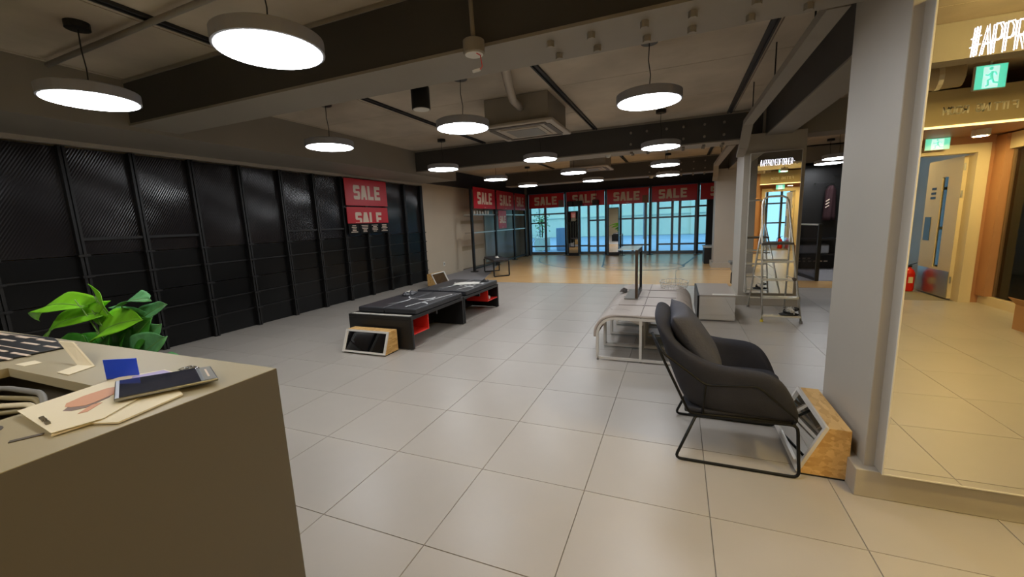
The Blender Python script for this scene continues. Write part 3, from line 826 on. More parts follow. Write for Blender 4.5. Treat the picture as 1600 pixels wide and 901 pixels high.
crumple('face_mask', 'small brown grey folded pouch on the greige bench beside the riser', 'pouch', -.625, 5.30, ZP, .040, .09, .06, mat('taupe_cloth', lin(84, 76, 72), .8), 11)
# wire basket
t_ = thing('wire_basket', 'shallow octagonal white wire basket on the far end of the greige bench', 'basket', (-.02, 5.62, ZP))
bx, by, r0, r1, hb = -.03, 5.68, .16, .185, .085
m = MB(); n = 8
for zz, rr in ((ZP+.004, r0), (ZP+.035, r0+.012), (ZP+hb, r1)):
    m.tube([(bx+rr*math.cos(2*PI*k/n+.3), by+1.25*rr*math.sin(2*PI*k/n+.3), zz) for k in range(n)], .0035, 6, closed=True)
obj('hoop', m, white_m, t_)
m = MB()
for k in range(32):
    a = 2*PI*k/32
    m.tube([(bx+r0*math.cos(a), by+1.25*r0*math.sin(a), ZP+.004), (bx+r1*math.cos(a)*.97, by+1.25*r1*math.sin(a)*.97, ZP+hb)], .0018, 5)
obj('side_wire', m, white_m, t_)
m = MB()
for k in range(-4, 5): 
    yl = math.sqrt(max(0, 1-(k/5)**2)); m.tube([(bx+k*r0/5, by-1.25*r0*yl*.97, ZP+.004), (bx+k*r0/5, by+1.25*r0*yl*.97, ZP+.004)], .0018, 5)
obj('floor_wire', m, white_m, t_)
obj('price_stem', MB().cyl((bx+.02, by+.1, ZP+.0), (bx+.02, by+.1, ZP+.22), .0025, n=6), greyp_m, t_)

# low black edged mirror box behind
t_ = thing('mirror_box', 'low black edged box with a mirrored front beyond the greige bench', 'mirror box', (.56, 6.4, 0))
obj('side_panel', box(.265, .29, 5.88, 6.95, .01, .345), black_m, t_)
obj('top', box(.29, .72, 5.90, 6.95, .33, .35), mat('grey_top', lin(168, 158, 148), .35), t_)
obj('mirror_glass', box(.291, .719, 5.90, 5.906, .012, .33), mirror_m, t_)
obj('white_strip', box(.45, .72, 5.895, 6.0, .351, .356), whitep_m, t_)
obj('carcass', box(.291, .719, 5.908, 6.94, .012, .328), dark_m, t_)

# --- small dark bench on the left of the court
def small_bench(label, pts, zt):
    t_ = thing('small_bench', label, 'bench', (pts[0][0], pts[0][1], 0))
    P = [Vector((*p, 0)) for p in pts]           # a b c d around
    up = Vector((0,0,1))
    a, b, c, d = P
    m = MB().prism([p+up*(zt-.06) for p in P], (0,0,.06)); obj('seat', m, benchf_m, t_, bevel=.012)
    for p, q in ((a, b), (d, c)):
        fr = MB().bar(p+up*.015, q+up*.015, .03); fr.bar(p+up*.03, p+up*(zt-.06), .03); fr.bar(q+up*.03, q+up*(zt-.06), .03)
        obj('leg_frame', fr, black_m, t_)
    obj('stretcher', MB().bar((a+d)/2+up*.03, (b+c)/2+up*.03, .02), black_m, t_) if False else None
    return t_
small_bench('small black upholstered bench by the shelf stand on the wooden court', [(-4.46, 9.66), (-4.16, 9.98), (-4.9, 11.0), (-5.22, 10.66)], .46)
crumple('white_insole', 'white curved strap lying on the small black bench', 'strap', -4.62, 10.25, .462, .05, .2, .05, whitep_m, 4, None, .5)
# dark box seat with white things by the farthest column
t_ = thing('storage_box', 'black box with a white cover beside the farthest column', 'box', (.95, 13.2, 0))
obj('body', box(.72, 1.12, 12.9, 13.7, 0, .46), black_m, t_, bevel=.01)
obj('lid', box(.70, 1.14, 12.88, 13.72, .465, .49), whitep_m, t_, bevel=.005)
t_ = thing('side_stool', 'small grey topped stool with a bent black leg beside the second column', 'stool', (.95, 9.4, 0))
obj('seat', box(.97, 1.3, 8.95, 9.3, .42, .47), greyp_m, t_, bevel=.008)
obj('apron', box(1.01, 1.27, 8.99, 9.26, .28, .42), beam_m, t_)
obj('leg', MB().tube([(1.03, 9.0, .30), (1.0, 8.98, .24), (1.0, 8.98, .05), (1.06, 8.95, .01)], .012, 8), black_m, t_, smooth=True)
obj('leg', MB().tube([(1.26, 9.24, .30), (1.28, 9.25, .24), (1.28, 9.25, .05), (1.24, 9.27, .01)], .012, 8), black_m, t_, smooth=True)

# --- armchair
ch = thing('armchair', 'charcoal fabric lounge armchair on a black wire frame', 'armchair', (.3, 2.68, 0))
st = [((.615,2.385,.37),(.635,2.41,.305)), ((.555,2.365,.515),(.575,2.40,.30)), ((.47,2.352,.575),(.45,2.40,.30)), ((.33,2.35,.578),(.34,2.405,.30)),
      ((.19,2.35,.595),(.21,2.41,.30)), ((.06,2.352,.655),(.13,2.43,.305)), ((-.04,2.37,.735),(.08,2.45,.315)), ((-.115,2.40,.820),(.055,2.49,.32)), ((-.13,2.52,.850),(.045,2.56,.325)), ((-.13,2.68,.845),(.04,2.68,.325))]
st = st + [((a[0], 5.36-a[1], a[2]), (b[0], 5.36-b[1], b[2])) for a, b in reversed(st[:-1])]
ctr = Vector((.32, 2.68, 0)); rings = []
for i, (a, b) in enumerate(st):
    a, b = Vector(a), Vector(b); p0 = Vector(st[max(i-1, 0)][0]); p1 = Vector(st[min(i+1, len(st)-1)][0])
    t = (p1-p0); t.z = 0; t.normalize(); inn = Vector((t.y, -t.x, 0))
    if inn.dot(ctr-a) < 0: inn = -inn
    th = .075 if i not in (0, len(st)-1) else .06
    m_ = (a+b)/2
    dz = (a-b).normalized()
    rings.append([b, m_, a-dz*.03, a+inn*.01, a+inn*th*.55+Vector((0,0,.012)), a+inn*(th+.01)-dz*.01, a+inn*(th+.012)-dz*.05, m_+inn*th, b+inn*th])
m = MB(); n = 9
m.add([q for r in rings for q in r], [(i*n+k, i*n+(k+1) % n, (i+1)*n+(k+1) % n, (i+1)*n+k) for i in range(len(rings)-1) for k in range(n)] + [tuple(range(n-1, -1, -1)), tuple((len(rings)-1)*n+k for k in range(n))])
obj('shell', m, fabric_m, ch, smooth=True, sub=2)
def cushion(cx, hx, hy, hz, mtx, e=.35, n=13, puff=.06):
    m = MB(); rows_t = []; rows_b = []
    for i in range(n):
        rt, rb = [], []
        for j in range(n):
            u, v = i/(n-1)*2-1, j/(n-1)*2-1
            k = ((1-abs(u)**4)*(1-abs(v)**4))**e
            pin = 1 - puff*(1-abs(u)**2)*(abs(v)**4) ; pin2 = 1-puff*(1-abs(v)**2)*(abs(u)**4)
            x, y = u*hx*pin2, v*hy*pin
            rt.append(mtx @ Vector((x, y, hz*k+.004))); rb.append(mtx @ Vector((x, y, -hz*k*.8-.004)))
        rows_t.append(rt); rows_b.append(rb)
    m.grid(rows_t); m.grid([r[::-1] for r in rows_b])
    b0 = n*n
    ring = [(i, 0) for i in range(n)] + [(n-1, j) for j in range(1, n)] + [(i, n-1) for i in range(n-2, -1, -1)] + [(0, j) for j in range(n-2, 0, -1)]
    for a, b in zip(ring, ring[1:]+ring[:1]):
        m.f.append((a[0]*n+a[1], b[0]*n+b[1], b0+b[0]*n+(n-1-b[1]), b0+a[0]*n+(n-1-a[1])))
    return m
mt = Matrix.Translation((.365, 2.68, .375))
obj('seat_cushion', cushion(0, .255, .245, .065, mt, .3), fabric_m, ch, smooth=True, sub=1)
obj('seat_base', box(.06, .60, 2.42, 2.94, .285, .315), fabric_m, ch, bevel=.01)
pil = Matrix.Translation((.105, 2.67, .665)) @ Matrix.Rotation(R(56), 4, 'Y') @ Matrix.Rotation(R(3), 4, 'Z')
tp = thing('throw_pillow', 'soft charcoal throw pillow leaning on the armchair back', 'pillow', (.105, 2.67, .45))
obj('cover', cushion(0, .235, .245, .078, pil, .5, 15, .15), fabric2_m, tp, smooth=True, sub=1)
seam = MB()
for (u0, v0, u1, v1) in ((-.1, -.05, .02, .0), (.02, 0, .08, .04), (-.02, .03, .03, -.03)):
    p = pil @ Vector((u0, v0, .074)); q = pil @ Vector((u1, v1, .078)); seam.tube([p, (p+q)/2 + (pil.to_3x3() @ Vector((0,0,.003))), q], .003, 5)
obj('tuft', seam, fabric_m, tp, smooth=True)
rod_m = mat('black_rod', lin(12, 12, 12), .5, spec=.3)
def rnd(pts, r=.03, n=4):
    P = [Vector(p) for p in pts]; out = [P[0]]
    for a, b, c in zip(P, P[1:], P[2:]):
        d1 = (a-b); d2 = (c-b); rr = min(r, d1.length*.45, d2.length*.45)
        s0 = b+d1.normalized()*rr; s1 = b+d2.normalized()*rr
        for k in range(n+1):
            t = k/n; out.append(s0*(1-t)**2 + b*2*t*(1-t) + s1*t*t)
    out.append(P[-1]); return out
rt = .0085
for s_, yy, nm in ((1, 2.385, 'near'), (-1, 2.975, 'far')):
    yi = yy + s_*.03
    leg = rnd([(.12, yi, .27), (.015, yy, .009), (.63, yy, .009), (.615, yi, .29), (.08, yi, .275)], .035)
    obj('sled_leg', MB().tube(leg, rt, 8), rod_m, ch, smooth=True)
    yo = 2.335 if s_ == 1 else 3.025
    side = rnd([(-.125, yo+s_*.09, .75), (-.06, yo+s_*.01, .655), (.16, yo, .495), (.41, yo, .515), (.60, yo+s_*.02, .345), (.59, yi, .295)], .03)
    obj('side_rod', MB().tube(side, rt*.8, 8), rod_m, ch, smooth=True)
    obj('back_rod', MB().tube(rnd([(-.125, yo+s_*.09, .75), (-.06, yo+s_*.02, .62), (.085, yi, .285), (.60, yi, .30)], .03), rt*.9, 8), rod_m, ch, smooth=True)
    obj('arm_rod', MB().tube([(.16, yo, .495), (.155, yi, .29)], rt*.8, 8), rod_m, ch, smooth=True)
for xx, zz in ((.10, .275), (.60, .292)):
    obj('cross_rod', MB().tube([(xx, 2.415, zz), (xx, 2.945, zz)], rt, 8), rod_m, ch, smooth=True)

# --- stepladder
ld = thing('stepladder', 'aluminium stepladder with a handrail hoop in front of the narrow mirror', 'stepladder', (1.25, 6.4, 0))
def L(s_, z):   # front rails: s_ -1 left, 1 right
    w_ = .215 - .075*min(z, 1.6)/1.6
    return Vector((1.255-.0*z + s_*w_ - (.10*z/1.6), 5.98 + .16*z, z))
ft = []
for z in (.02, .4, .8, 1.2, 1.5): ft.append(L(-1, z))
tl, tr = L(-1, 1.52), L(1, 1.52)
hoop = [L(-1, .02), L(-1, 1.0), L(-1, 1.5), tl+Vector((.02, .01, .06)), tl+Vector((.07, .01, .085)), tr+Vector((-.07, .01, .085)), tr+Vector((-.02, .01, .06)), L(1, 1.5), L(1, 1.0), L(1, .02)]
obj('front_rail', MB().tube(hoop, .013, 10), alu_m, ld, smooth=True)
for z in (.085, .32, .545, .775):
    a, b = L(-1, z), L(1, z)
    obj('step', MB().box(a.x, b.x, a.y-.045, a.y+.05, z-.012, z+.012), alu_m, ld, bevel=.004)
a, b = L(-1, 1.0), L(1, 1.0)
obj('platform', box(a.x-.01, b.x+.01, a.y-.04, a.y+.24, .99, 1.015), dark2_m, ld, bevel=.006)
for s_ in (-1, 1):
    top = L(s_, 1.22); bot = Vector((1.25+s_*.235, 6.93, .02))
    obj('rear_leg', MB().tube([bot, top], .012, 10), alu_m, ld, smooth=True)
    obj('foot', MB().cyl(L(s_, 0), L(s_, .03), .02, n=10), mat('yellow_foot', lin(210, 186, 60), .5) if s_ < 0 else greyp_m, ld)
    obj('foot', MB().cyl((bot.x, bot.y, 0), (bot.x, bot.y, .03), .018, n=10), greyp_m, ld)
    k = .33; obj('brace', MB().tube([L(s_, .55), bot.lerp(top, .42)], .006, 6), alu_m, ld)
for k in (.12, .62): 
    p = Vector((1.25-.235, 6.93, .02)).lerp(L(-1, 1.22), k); q = Vector((1.25+.235, 6.93, .02)).lerp(L(1, 1.22), k)
    obj('cross_bar', MB().tube([p, q], .009, 8), alu_m, ld)
obj('hinge_knob', MB().cyl(L(1, .545)+Vector((-.03,-.05,.01)), L(1, .545)+Vector((-.03,-.0,.01)), .022, n=12), dark2_m, ld)
# cloth bundle on the bottom step
t_ = thing('work_gloves', 'tangled white and black work gloves on the bottom step of the ladder', 'gloves', (1.36, 6.0, .10))
random.seed(12)
z0 = .1005
for k in range(7):
    ax = 1.30+random.uniform(0, .12); ay = 5.97+random.uniform(-.01, .05); pts = []
    for q in range(6):
        pts.append((ax+random.uniform(-.05, .06), ay+random.uniform(-.04, .04), z0+.016+random.uniform(0, .1)))
    obj('glove_finger', MB().tube(pts, .014, 8, rs=[.009, .014, .015, .014, .013, .008]), whitep_m if k % 3 else black_m, t_, smooth=True, sub=1)
m = MB().lathe(1.34, 6.0, [(.10, z0), (.115, z0+.015), (.06, z0+.035)], 14); m.v = [Vector((v.x, 6.0+(v.y-6.0)*.5, v.z)) for v in m.v]
obj('glove_palm', m, black_m, t_, smooth=True)

# ================================================================ COUNTER
CZT = 1.0; X1 = -1.15; Y1 = .84
ct = thing('service_counter', 'large brown grey service counter with a cut-out for cables', 'counter', (-2.4, .2, 0))
hx0, hx1, hy0, hy1 = -2.10, -1.50, .36, .575     # cut-out
top = MB().box(-3.7, hx0, -1.3, Y1-.001, CZT-.03, CZT).box(hx1, X1-.001, -1.3, Y1-.001, CZT-.03, CZT).box(hx0, hx1, hy1, Y1-.001, CZT-.03, CZT).box(hx0, hx1, -1.3, hy0, CZT-.03, CZT)
obj('worktop', top, desk_m, ct)
body = MB().box(X1-.02, X1, -1.3, Y1, 0, CZT-.0015).box(-3.7, X1-.02, Y1-.02, Y1, 0, CZT-.0015).box(-3.7, -3.68, -1.3, Y1-.02, 0, CZT-.03)
obj('side_panel', body, deskf_m, ct)
obj('inner_shelf', box(-2.9, X1-.02, .0, Y1-.02, CZT-.22, CZT-.20), desk_m, ct)
obj('inner_wall', box(-2.9, X1-.02, hy1+.06, hy1+.08, CZT-.20, CZT-.03), deskf_m, ct)
obj('cable_hole', MB().lathe(-1.44, .33, [(.035, CZT+.0005), (.035, CZT+.0015)], 20), dark2_m, ct)
obj('cable_slot', MB().bar((-1.31, .335, CZT+.001), (-1.285, .378, CZT+.001), .012, .002), dark2_m, ct)
obj('sticker', MB().prism([(-2.13,.60,CZT+.0005),(-2.06,.60,CZT+.0005),(-2.05,.64,CZT+.0005),(-2.12,.645,CZT+.0005)], (0,0,.001)), paper_m, ct)
t_ = thing('cable_bundle', 'loose bundle of beige cables in the counter cut-out', 'cables', (-1.8, .45, CZT-.2))
for k in range(4):
    zz = CZT-.12+.02*k
    obj('cable', MB().tube(rnd([(-2.25, .34+.02*k, zz-.02), (-1.95, .42+.03*k, zz+.035), (-1.72+.03*k, .50, zz+.06), (-1.62+.02*k, .46, zz-.01), (-1.60+.02*k, .40, zz-.06)], .08, 6), .007+.001*(k % 2), 8), [cable_m, paper_m, cable_m, greyp_m][k], t_, smooth=True)
obj('plug', box(-1.98, -1.86, .40, .46, CZT-.2, CZT-.15), whitep_m, t_, bevel=.01)
obj('cable', MB().tube(rnd([(-2.05, .5, CZT-.16), (-1.85, .44, CZT-.12), (-1.70, .42, CZT-.15), (-1.66, .38, CZT-.19)], .06, 5), .008, 8), cable_m, t_, smooth=True)
# black printed info sheet / mat at far left
t_ = thing('info_board', 'black board with rows of white print lying at the left end of the counter', 'board', (-2.5, .7, CZT))
bp = [(-3.2, .80, CZT+.003), (-2.50, .83, CZT+.003), (-2.22, .765, CZT+.003), (-2.24, .585, CZT+.003), (-3.2, .585, CZT+.003)]
obj('sheet', MB().prism([(a, b, CZT+.001) for a, b, c in bp], (0,0,.005)), black_m, t_)
pr = MB()
for r in range(5):
    for c_ in range(5):
        if r == 2: continue
        xx = -3.1+c_*.19; ww = random.uniform(.08, .15); yy = .61+r*.044
        pr.box(xx, xx+ww, yy, yy+.012, CZT+.0065, CZT+.0075)
pr.box(-3.2, -2.24, .693, .698, CZT+.0065, CZT+.0075); pr.box(-3.2, -2.26, .588, .593, CZT+.0065, CZT+.0075); pr.box(-3.2, -2.50, .80, .804, CZT+.0065, CZT+.0075)
obj('print', pr, offw_m, t_)
# card holder folded from cream card
t_ = thing('card_stand', 'folded cream card stand leaning on the counter', 'card stand', (-1.9, .66, CZT))
A = [(-1.84, .60, CZT+.001), (-1.765, .60, CZT+.001), (-1.795, .676, CZT+.001), (-1.875, .668, CZT+.001)]
obj('card_foot', MB().prism(A, (0,0,.002)), paper_m, t_)
B = [(-1.79, .645, CZT+.004), (-1.84, .69, CZT+.004), (-2.265, .80, CZT+.028), (-2.215, .75, CZT+.028)]
obj('card_back', MB().prism([(-1.875, .662, CZT+.003), (-1.80, .672, CZT+.003), (-1.98, .70, CZT+.061), (-2.08, .70, CZT+.058)], (0,.004,.002)), paper_m, t_)
# blue card standing
t_ = thing('blue_card', 'upright glossy blue card behind the phone on the counter', 'card', (-1.53, .64, CZT))
obj('card', MB().prism([(-1.585, .615, CZT+.001), (-1.50, .655, CZT+.001), (-1.50, .655, CZT+.062), (-1.585, .615, CZT+.062)], (-.001, .003, 0)), blue_m, t_)
obj('foot', MB().prism([(-1.585, .615, CZT+.001), (-1.50, .655, CZT+.001), (-1.515, .68, CZT+.001), (-1.60, .64, CZT+.001)], (0,0,.002)), dark2_m, t_)
# brochure with printed face
t_ = thing('brochure', 'open cream brochure with a printed face under the phone', 'brochure', (-1.35, .52, CZT))
def sheet(pts, th=.0015, z=0): return MB().prism([(a, b, CZT+c+z) for a, b, c in pts], (0,0,th))
obj('lower_page', sheet([(-1.245,.376,.002),(-1.235,.436,.002),(-1.173,.459,.002),(-1.205,.61,.002),(-1.36,.66,.002),(-1.40,.50,.002)], .004), paper_m, t_)
obj('cover', sheet([(-1.487,.405,.012),(-1.247,.378,.008),(-1.225,.455,.008),(-1.375,.70,.008),(-1.475,.71,.008),(-1.54,.625,.008)], .0015), paper_m, t_)
obj('printed_hair', sheet([(-1.425,.447,.0097),(-1.385,.440,.0097),(-1.355,.452,.0097),(-1.345,.475,.0097),(-1.37,.53,.0097),(-1.40,.55,.0097),(-1.445,.50,.0097),(-1.445,.465,.0097)], .0008), mat('print_hair', lin(128, 108, 98), .55), t_)
obj('printed_face', sheet([(-1.430,.470,.0105),(-1.405,.458,.0105),(-1.385,.462,.0105),(-1.362,.480,.0105),(-1.365,.50,.0105),(-1.385,.55,.0105),(-1.43,.60,.0105),(-1.455,.56,.0105),(-1.45,.51,.0105)], .0007), skin_m, t_)
obj('printed_hand', sheet([(-1.318,.448,.0097),(-1.31,.462,.0097),(-1.345,.505,.0097),(-1.355,.49,.0097)], .0008), skin_m, t_)
obj('printed_sky', sheet([(-1.43,.60,.0097),(-1.37,.57,.0097),(-1.36,.66,.0097),(-1.378,.695,.0097),(-1.47,.705,.0097),(-1.50,.64,.0097)], .0008), lilac_m, t_)
pr = MB()
for k in range(9):
    if k == 5: continue
    q = strokes('OIIOEIIOI'[k], (-1.372+.0075*k*.98, .402-.0012*k, CZT+.0098), (.98,-.16,0), (.16,.98,0), .0045, .008, .00022, tube=False, n=(0,0,1)); pr.v, pr.f = pr.add(q.v, q.f).v, pr.f
obj('print', pr, greyp_m, t_)
# handheld tablet
t_ = thing('mobile_device', 'large silver rimmed mobile phone lying screen up on the brochure', 'phone', (-1.32, .64, CZT+.012))
PH = [Vector((-1.297, .508, CZT+.015)), Vector((-1.46, .583, CZT+.015)), Vector((-1.325, .756, CZT+.012)), Vector((-1.19, .693, CZT+.012))]
obj('body', MB().prism(PH, (0,0,.008)), silver_m, t_, bevel=.0025)
c_ = sum(PH, Vector())/4
def inset(k0, k1, z, s=.06):
    a = PH[0].lerp(PH[3], k0); b = PH[1].lerp(PH[2], k0); c = PH[1].lerp(PH[2], k1); d = PH[0].lerp(PH[3], k1)
    q = (a+b+c+d)/4; return [p.lerp(q, s)+Vector((0,0,z)) for p in (a, b, c, d)]
obj('screen', MB().prism(inset(.03, .84, .0082, .04), (0,0,.0006)), screen_m, t_)
obj('end_cap', MB().prism(inset(.86, .985, .0082), (0,0,.0006)), greyp_m, t_)
obj('badge', MB().prism(inset(.9, .94, .0089, .45), (0,0,.0004)), offw_m, t_)
crumple('plastic_wrap', 'scrap of clear crinkled plastic behind the phone', 'plastic wrap', -1.40, .74, CZT, .035, .018, .012, clear_m, 6)

# ================================================================ PLANT
pl = thing('potted_plant', 'large leaved green plant in a pot behind the counter', 'plant', (-3.45, 1.5, 0))
px, py = -3.45, 1.5
obj('pot', MB().lathe(px, py, [(.13, 0), (.17, .1), (.20, .42), (.205, .45), (.18, .45), (.17, .40)], 28), pot_m, pl, smooth=False)
obj('soil', MB().lathe(px, py, [(.165, .38), (.165, .402)], 20), soil_m, pl)
def leaf(base, tip, w_, m_, nrm=(.15, -.8, .55), curl=.05, fold=.22, wav=.012):
    a, b = Vector(base), Vector(tip); ax = b-a; Ln = ax.length; ax.normalize(); nv = Vector(nrm).normalized()
    sd = ax.cross(nv).normalized(); up = sd.cross(ax).normalized()
    rows = []; nL, nW = 12, 6; ph = random.uniform(0, 6)
    for i in range(nL+1):
        t = i/nL
        wd = w_ * (math.sin(PI*min(t*.93+.07, 1)**.72))**.75 if t < 1 else 0
        back = -.16*Ln*max(0, 1-t*5)
        row = []
        for j in range(-nW, nW+1):
            s_ = j/nW
            p = a + ax*(t*Ln + back*abs(s_)**1.3) + sd*(s_*wd) + up*(-curl*Ln*4*(t-.45)**2 + abs(s_)*wd*fold + wav*math.sin(9*t+ph+2*s_)*abs(s_))
            row.append(p)
        rows.append(row)
    o = obj('leaf', MB().grid(rows), m_, pl, smooth=True, solid=.002)
    mr = MB().tube([a+ax*(t/8*Ln)+up*(-curl*Ln*4*(t/8-.45)**2+.0015) for t in range(9)], .003, 5, rs=[.004*(1-t/9)+.0008 for t in range(9)])
    obj('midrib', mr, stem_m, o)
    root = Vector((px+random.uniform(-.04, .04), py+random.uniform(-.04, .04), .40))
    mid = root.lerp(a, .55)+Vector((0, 0, .07))
    s2 = []
    for k in range(9):
        t = k/8; s2.append(root*(1-t)**2+mid*2*t*(1-t)+a*t*t)
    obj('stem', MB().tube(s2, .006, 6, rs=[.008-.0045*k/8 for k in range(9)]), stem_m, pl, smooth=True)
LV = [((-3.80,1.40,1.02),(-4.62,1.42,.90),.10,leaf_m,(.1,-.5,.85),.10), ((-3.66,1.42,.95),(-4.48,1.40,.74),.10,leaf_m,(-.1,-.7,.7),.06),
      ((-3.72,1.47,1.03),(-3.42,1.45,.80),.13,leaf_m,(-.5,-.8,.3),.03), ((-3.36,1.45,1.0),(-3.0,1.43,1.06),.085,leafv_m,(0,-.35,.9),.05),
      ((-3.34,1.47,.84),(-2.90,1.45,1.02),.085,leafv_m,(.2,-.7,.6),.03), ((-3.62,1.40,.80),(-3.02,1.36,.95),.13,leaf_m,(.0,-.7,.7),.05),
      ((-3.44,1.38,.66),(-4.22,1.36,.66),.15,leafd_m,(.0,-.7,.7),.09), ((-3.34,1.42,.62),(-2.93,1.42,.89),.12,leafv_m,(.4,-.9,.2),.02),
      ((-3.22,1.40,.64),(-2.83,1.38,.83),.12,leafv_m,(.3,-.9,.25),.03), ((-3.10,1.38,.60),(-2.62,1.35,.73),.08,leafv_m,(.1,-.5,.85),.04),
      ((-3.58,1.45,.86),(-3.10,1.46,.93),.09,leafv_m,(.1,-.8,.5),.04), ((-3.42,1.36,.52),(-3.28,1.32,.84),.10,leafd_m,(.0,-1,.1),.02),
      ((-3.55,1.38,.50),(-3.62,1.33,.80),.10,leafd_m,(-.2,-1,.1),.02), ((-3.70,1.42,.60),(-4.05,1.40,.50),.13,leafd_m,(-.1,-.8,.5),.05), ((-3.50,1.40,.62),(-3.18,1.37,.86),.12,leafd_m,(.1,-.95,.3),.03), ((-3.62,1.36,.62),(-4.10,1.34,.74),.12,leafd_m,(-.1,-.8,.6),.07), ((-3.30,1.40,.70),(-2.98,1.40,.93),.12,leafd_m,(.3,-.9,.3),.04)]
for a, b, w_, m_, nr, cu in LV: leaf(a, b, w_, m_, nr, cu)

# ================================================================ LEFT SHELF STAND AND ITS POSTERS
sh = thing('shelf_stand', 'black post shelf stand under three SALE posters by the left wall', 'shelf', (-5.65, 13.4, 0))
SP = [(-5.60, 10.75), (-5.66, 12.55), (-5.72, 14.35), (-5.77, 15.72)]
for x, y in SP:
    obj('post', box(x-.03, x+.03, y-.04, y+.04, .02, 2.5), black_m, sh)
    obj('foot', MB().lathe(x, y, [(.12, 0), (.12, .015), (.04, .02)], 14), black_m, sh)
for (xa, ya), (xb_, yb_) in zip(SP, SP[1:]):
    obj('base_rail', MB().bar((xa, ya+.04, .09), (xb_, yb_-.04, .09), .03, .05), black_m, sh)
    for z_ in (1.15, 1.68):
        obj('shelf_board', MB().bar((xa-.14, ya+.04, z_), (xb_-.14, yb_-.04, z_), .26, .018), clear_m if z_ < 1.5 else whitep_m, sh)
        obj('shelf_rail', MB().bar((xa, ya+.04, z_), (xb_, yb_-.04, z_), .02, .03), alu_m, sh)
for k, ((xa, ya), (xb_, yb_)) in enumerate(zip(SP, SP[1:])):
    d = Vector((xb_-xa, yb_-ya, 0)).normalized(); n_ = Vector((d.y, -d.x, 0))
    o = Vector((xa, ya, 1.86)) + d*.08 + n_*.045
    ww = math.hypot(xb_-xa, yb_-ya)-.16
    poster('sale_poster', ['nearest', 'middle', 'farthest'][k] + ' of the three red SALE posters over the left shelf stand', o, d, (0,0,1), n_, ww, .62, ww*.68, .36, group=None)
d = Vector((-.06, 1.8, 0)).normalized(); n_ = Vector((d.y, -d.x, 0))
poster('sale_poster', 'small portrait red SALE poster hanging under the middle shelf poster', Vector((-5.67, 12.68, 1.22))+n_*.07, d, (0,0,1), n_, .72, .60, .56, .24)
# small figurines / bottles on the upper shelf
random.seed(21)
for k in range(12):
    f = k if k < 7 else k+1.2
    y = 10.98 + f*.21; x = -5.60-.06*(y-10.75)/1.8-.12
    t_ = thing('white_bottle', ['nearest', 'second', 'third', 'fourth', 'fifth', 'sixth', 'seventh', 'eighth', 'ninth', 'tenth', 'eleventh', 'farthest'][k] + ' small white bottle along the upper shelf under the posters', 'bottle', (x, y, 1.69), 'white bottles on the upper shelf')
    h_ = random.uniform(.07, .13)
    obj('body', MB().lathe(x, y, [(.026, 1.69), (.03, 1.70), (.03, 1.69+h_), (.012, 1.70+h_)], 10), whitep_m, t_)
    obj('cap', MB().lathe(x, y, [(.011, 1.70+h_), (.011, 1.725+h_)], 8), greyp_m, t_)
# pale back panels with frame behind the stand, glass tone painted as its outdoor reflection
t_ = thing('back_panel', 'large pale greenish grey glass panel behind the shelf stand', 'panel', (-6.2, 14.6, 0))
obj('sheet', box(-6.26, -6.22, 12.9, 16.3, .05, 2.3), glassbk_m, t_)
t_ = thing('wall_board', 'pale board with faint shelf marks on the left wall', 'board', (-6.2, 12, 0))
obj('board', box(-6.275, -6.25, 11.05, 12.85, .02, 1.9), cream_m, t_)
mk = mat('faint_mark', lin(166, 150, 122), .6)
obj('shelf_mark', MB().box(-6.25, -6.248, 11.1, 12.8, 1.42, 1.52).box(-6.25, -6.248, 11.1, 12.8, .58, .72), mk, t_)

# ================================================================ STOREFRONT
def window(n, x0, x1, muls, trans, zt=2.52):
    y = 16.55
    e = sempty('window_%d' % n, ((x0+x1)/2, y, 0))
    fr = MB().box(x0, x0+.05, y, y+.09, 0, zt).box(x1-.05, x1, y, y+.09, 0, zt).box(x0+.05, x1-.05, y, y+.09, 0, .10).box(x0+.05, x1-.05, y, y+.09, zt-.06, zt)
    obj('window_frame', fr, frame_m, e)
    xs = [x0+.05] + muls + [x1-.05]
    for m_ in muls: obj('mullion', box(m_-.045, m_+.045, y, y+.08, .10, zt-.06), frame_m, e)
    for k, (a, b) in enumerate(zip(xs, xs[1:])):
        aa = a + (.045 if k > 0 else 0); bb = b - (.045 if k < len(xs)-2 else 0)
        zz = [.10] + trans[k] + [zt-.06]
        for t in trans[k]: obj('transom', box(aa, bb, y+.005, y+.07, t-.03, t+.03), frame_m, e)
        for c, d in zip(zz, zz[1:]):
            obj('pane', box(aa, bb, y+.035, y+.045, c+(.03 if c > .11 else 0), d-(.03 if d < zt-.07 else 0)), glass_m, e)
window(1, -5.84, -4.22, [-5.16], [[.34, 1.32, 1.68], [.34, 1.68]])
window(2, -4.22, -2.58, [-3.72, -3.34, -2.98], [[.34, 1.35], [.34], [.32, 1.35], [.32, 1.35]])
window(3, -2.58, -.98, [-2.09, -1.62, -1.15], [[.34, 1.36], [.34, 1.36], [.34, 1.36], [.34, 1.36]])
window(4, -.98, .62, [-.76+.05, -.2, .06], [[1.36], [.35, 1.36, 1.70], [.35, 1.36], [.35, 1.36, 1.70]])
window(5, .62, 1.0, [], [[.36, 1.36, 1.72]])
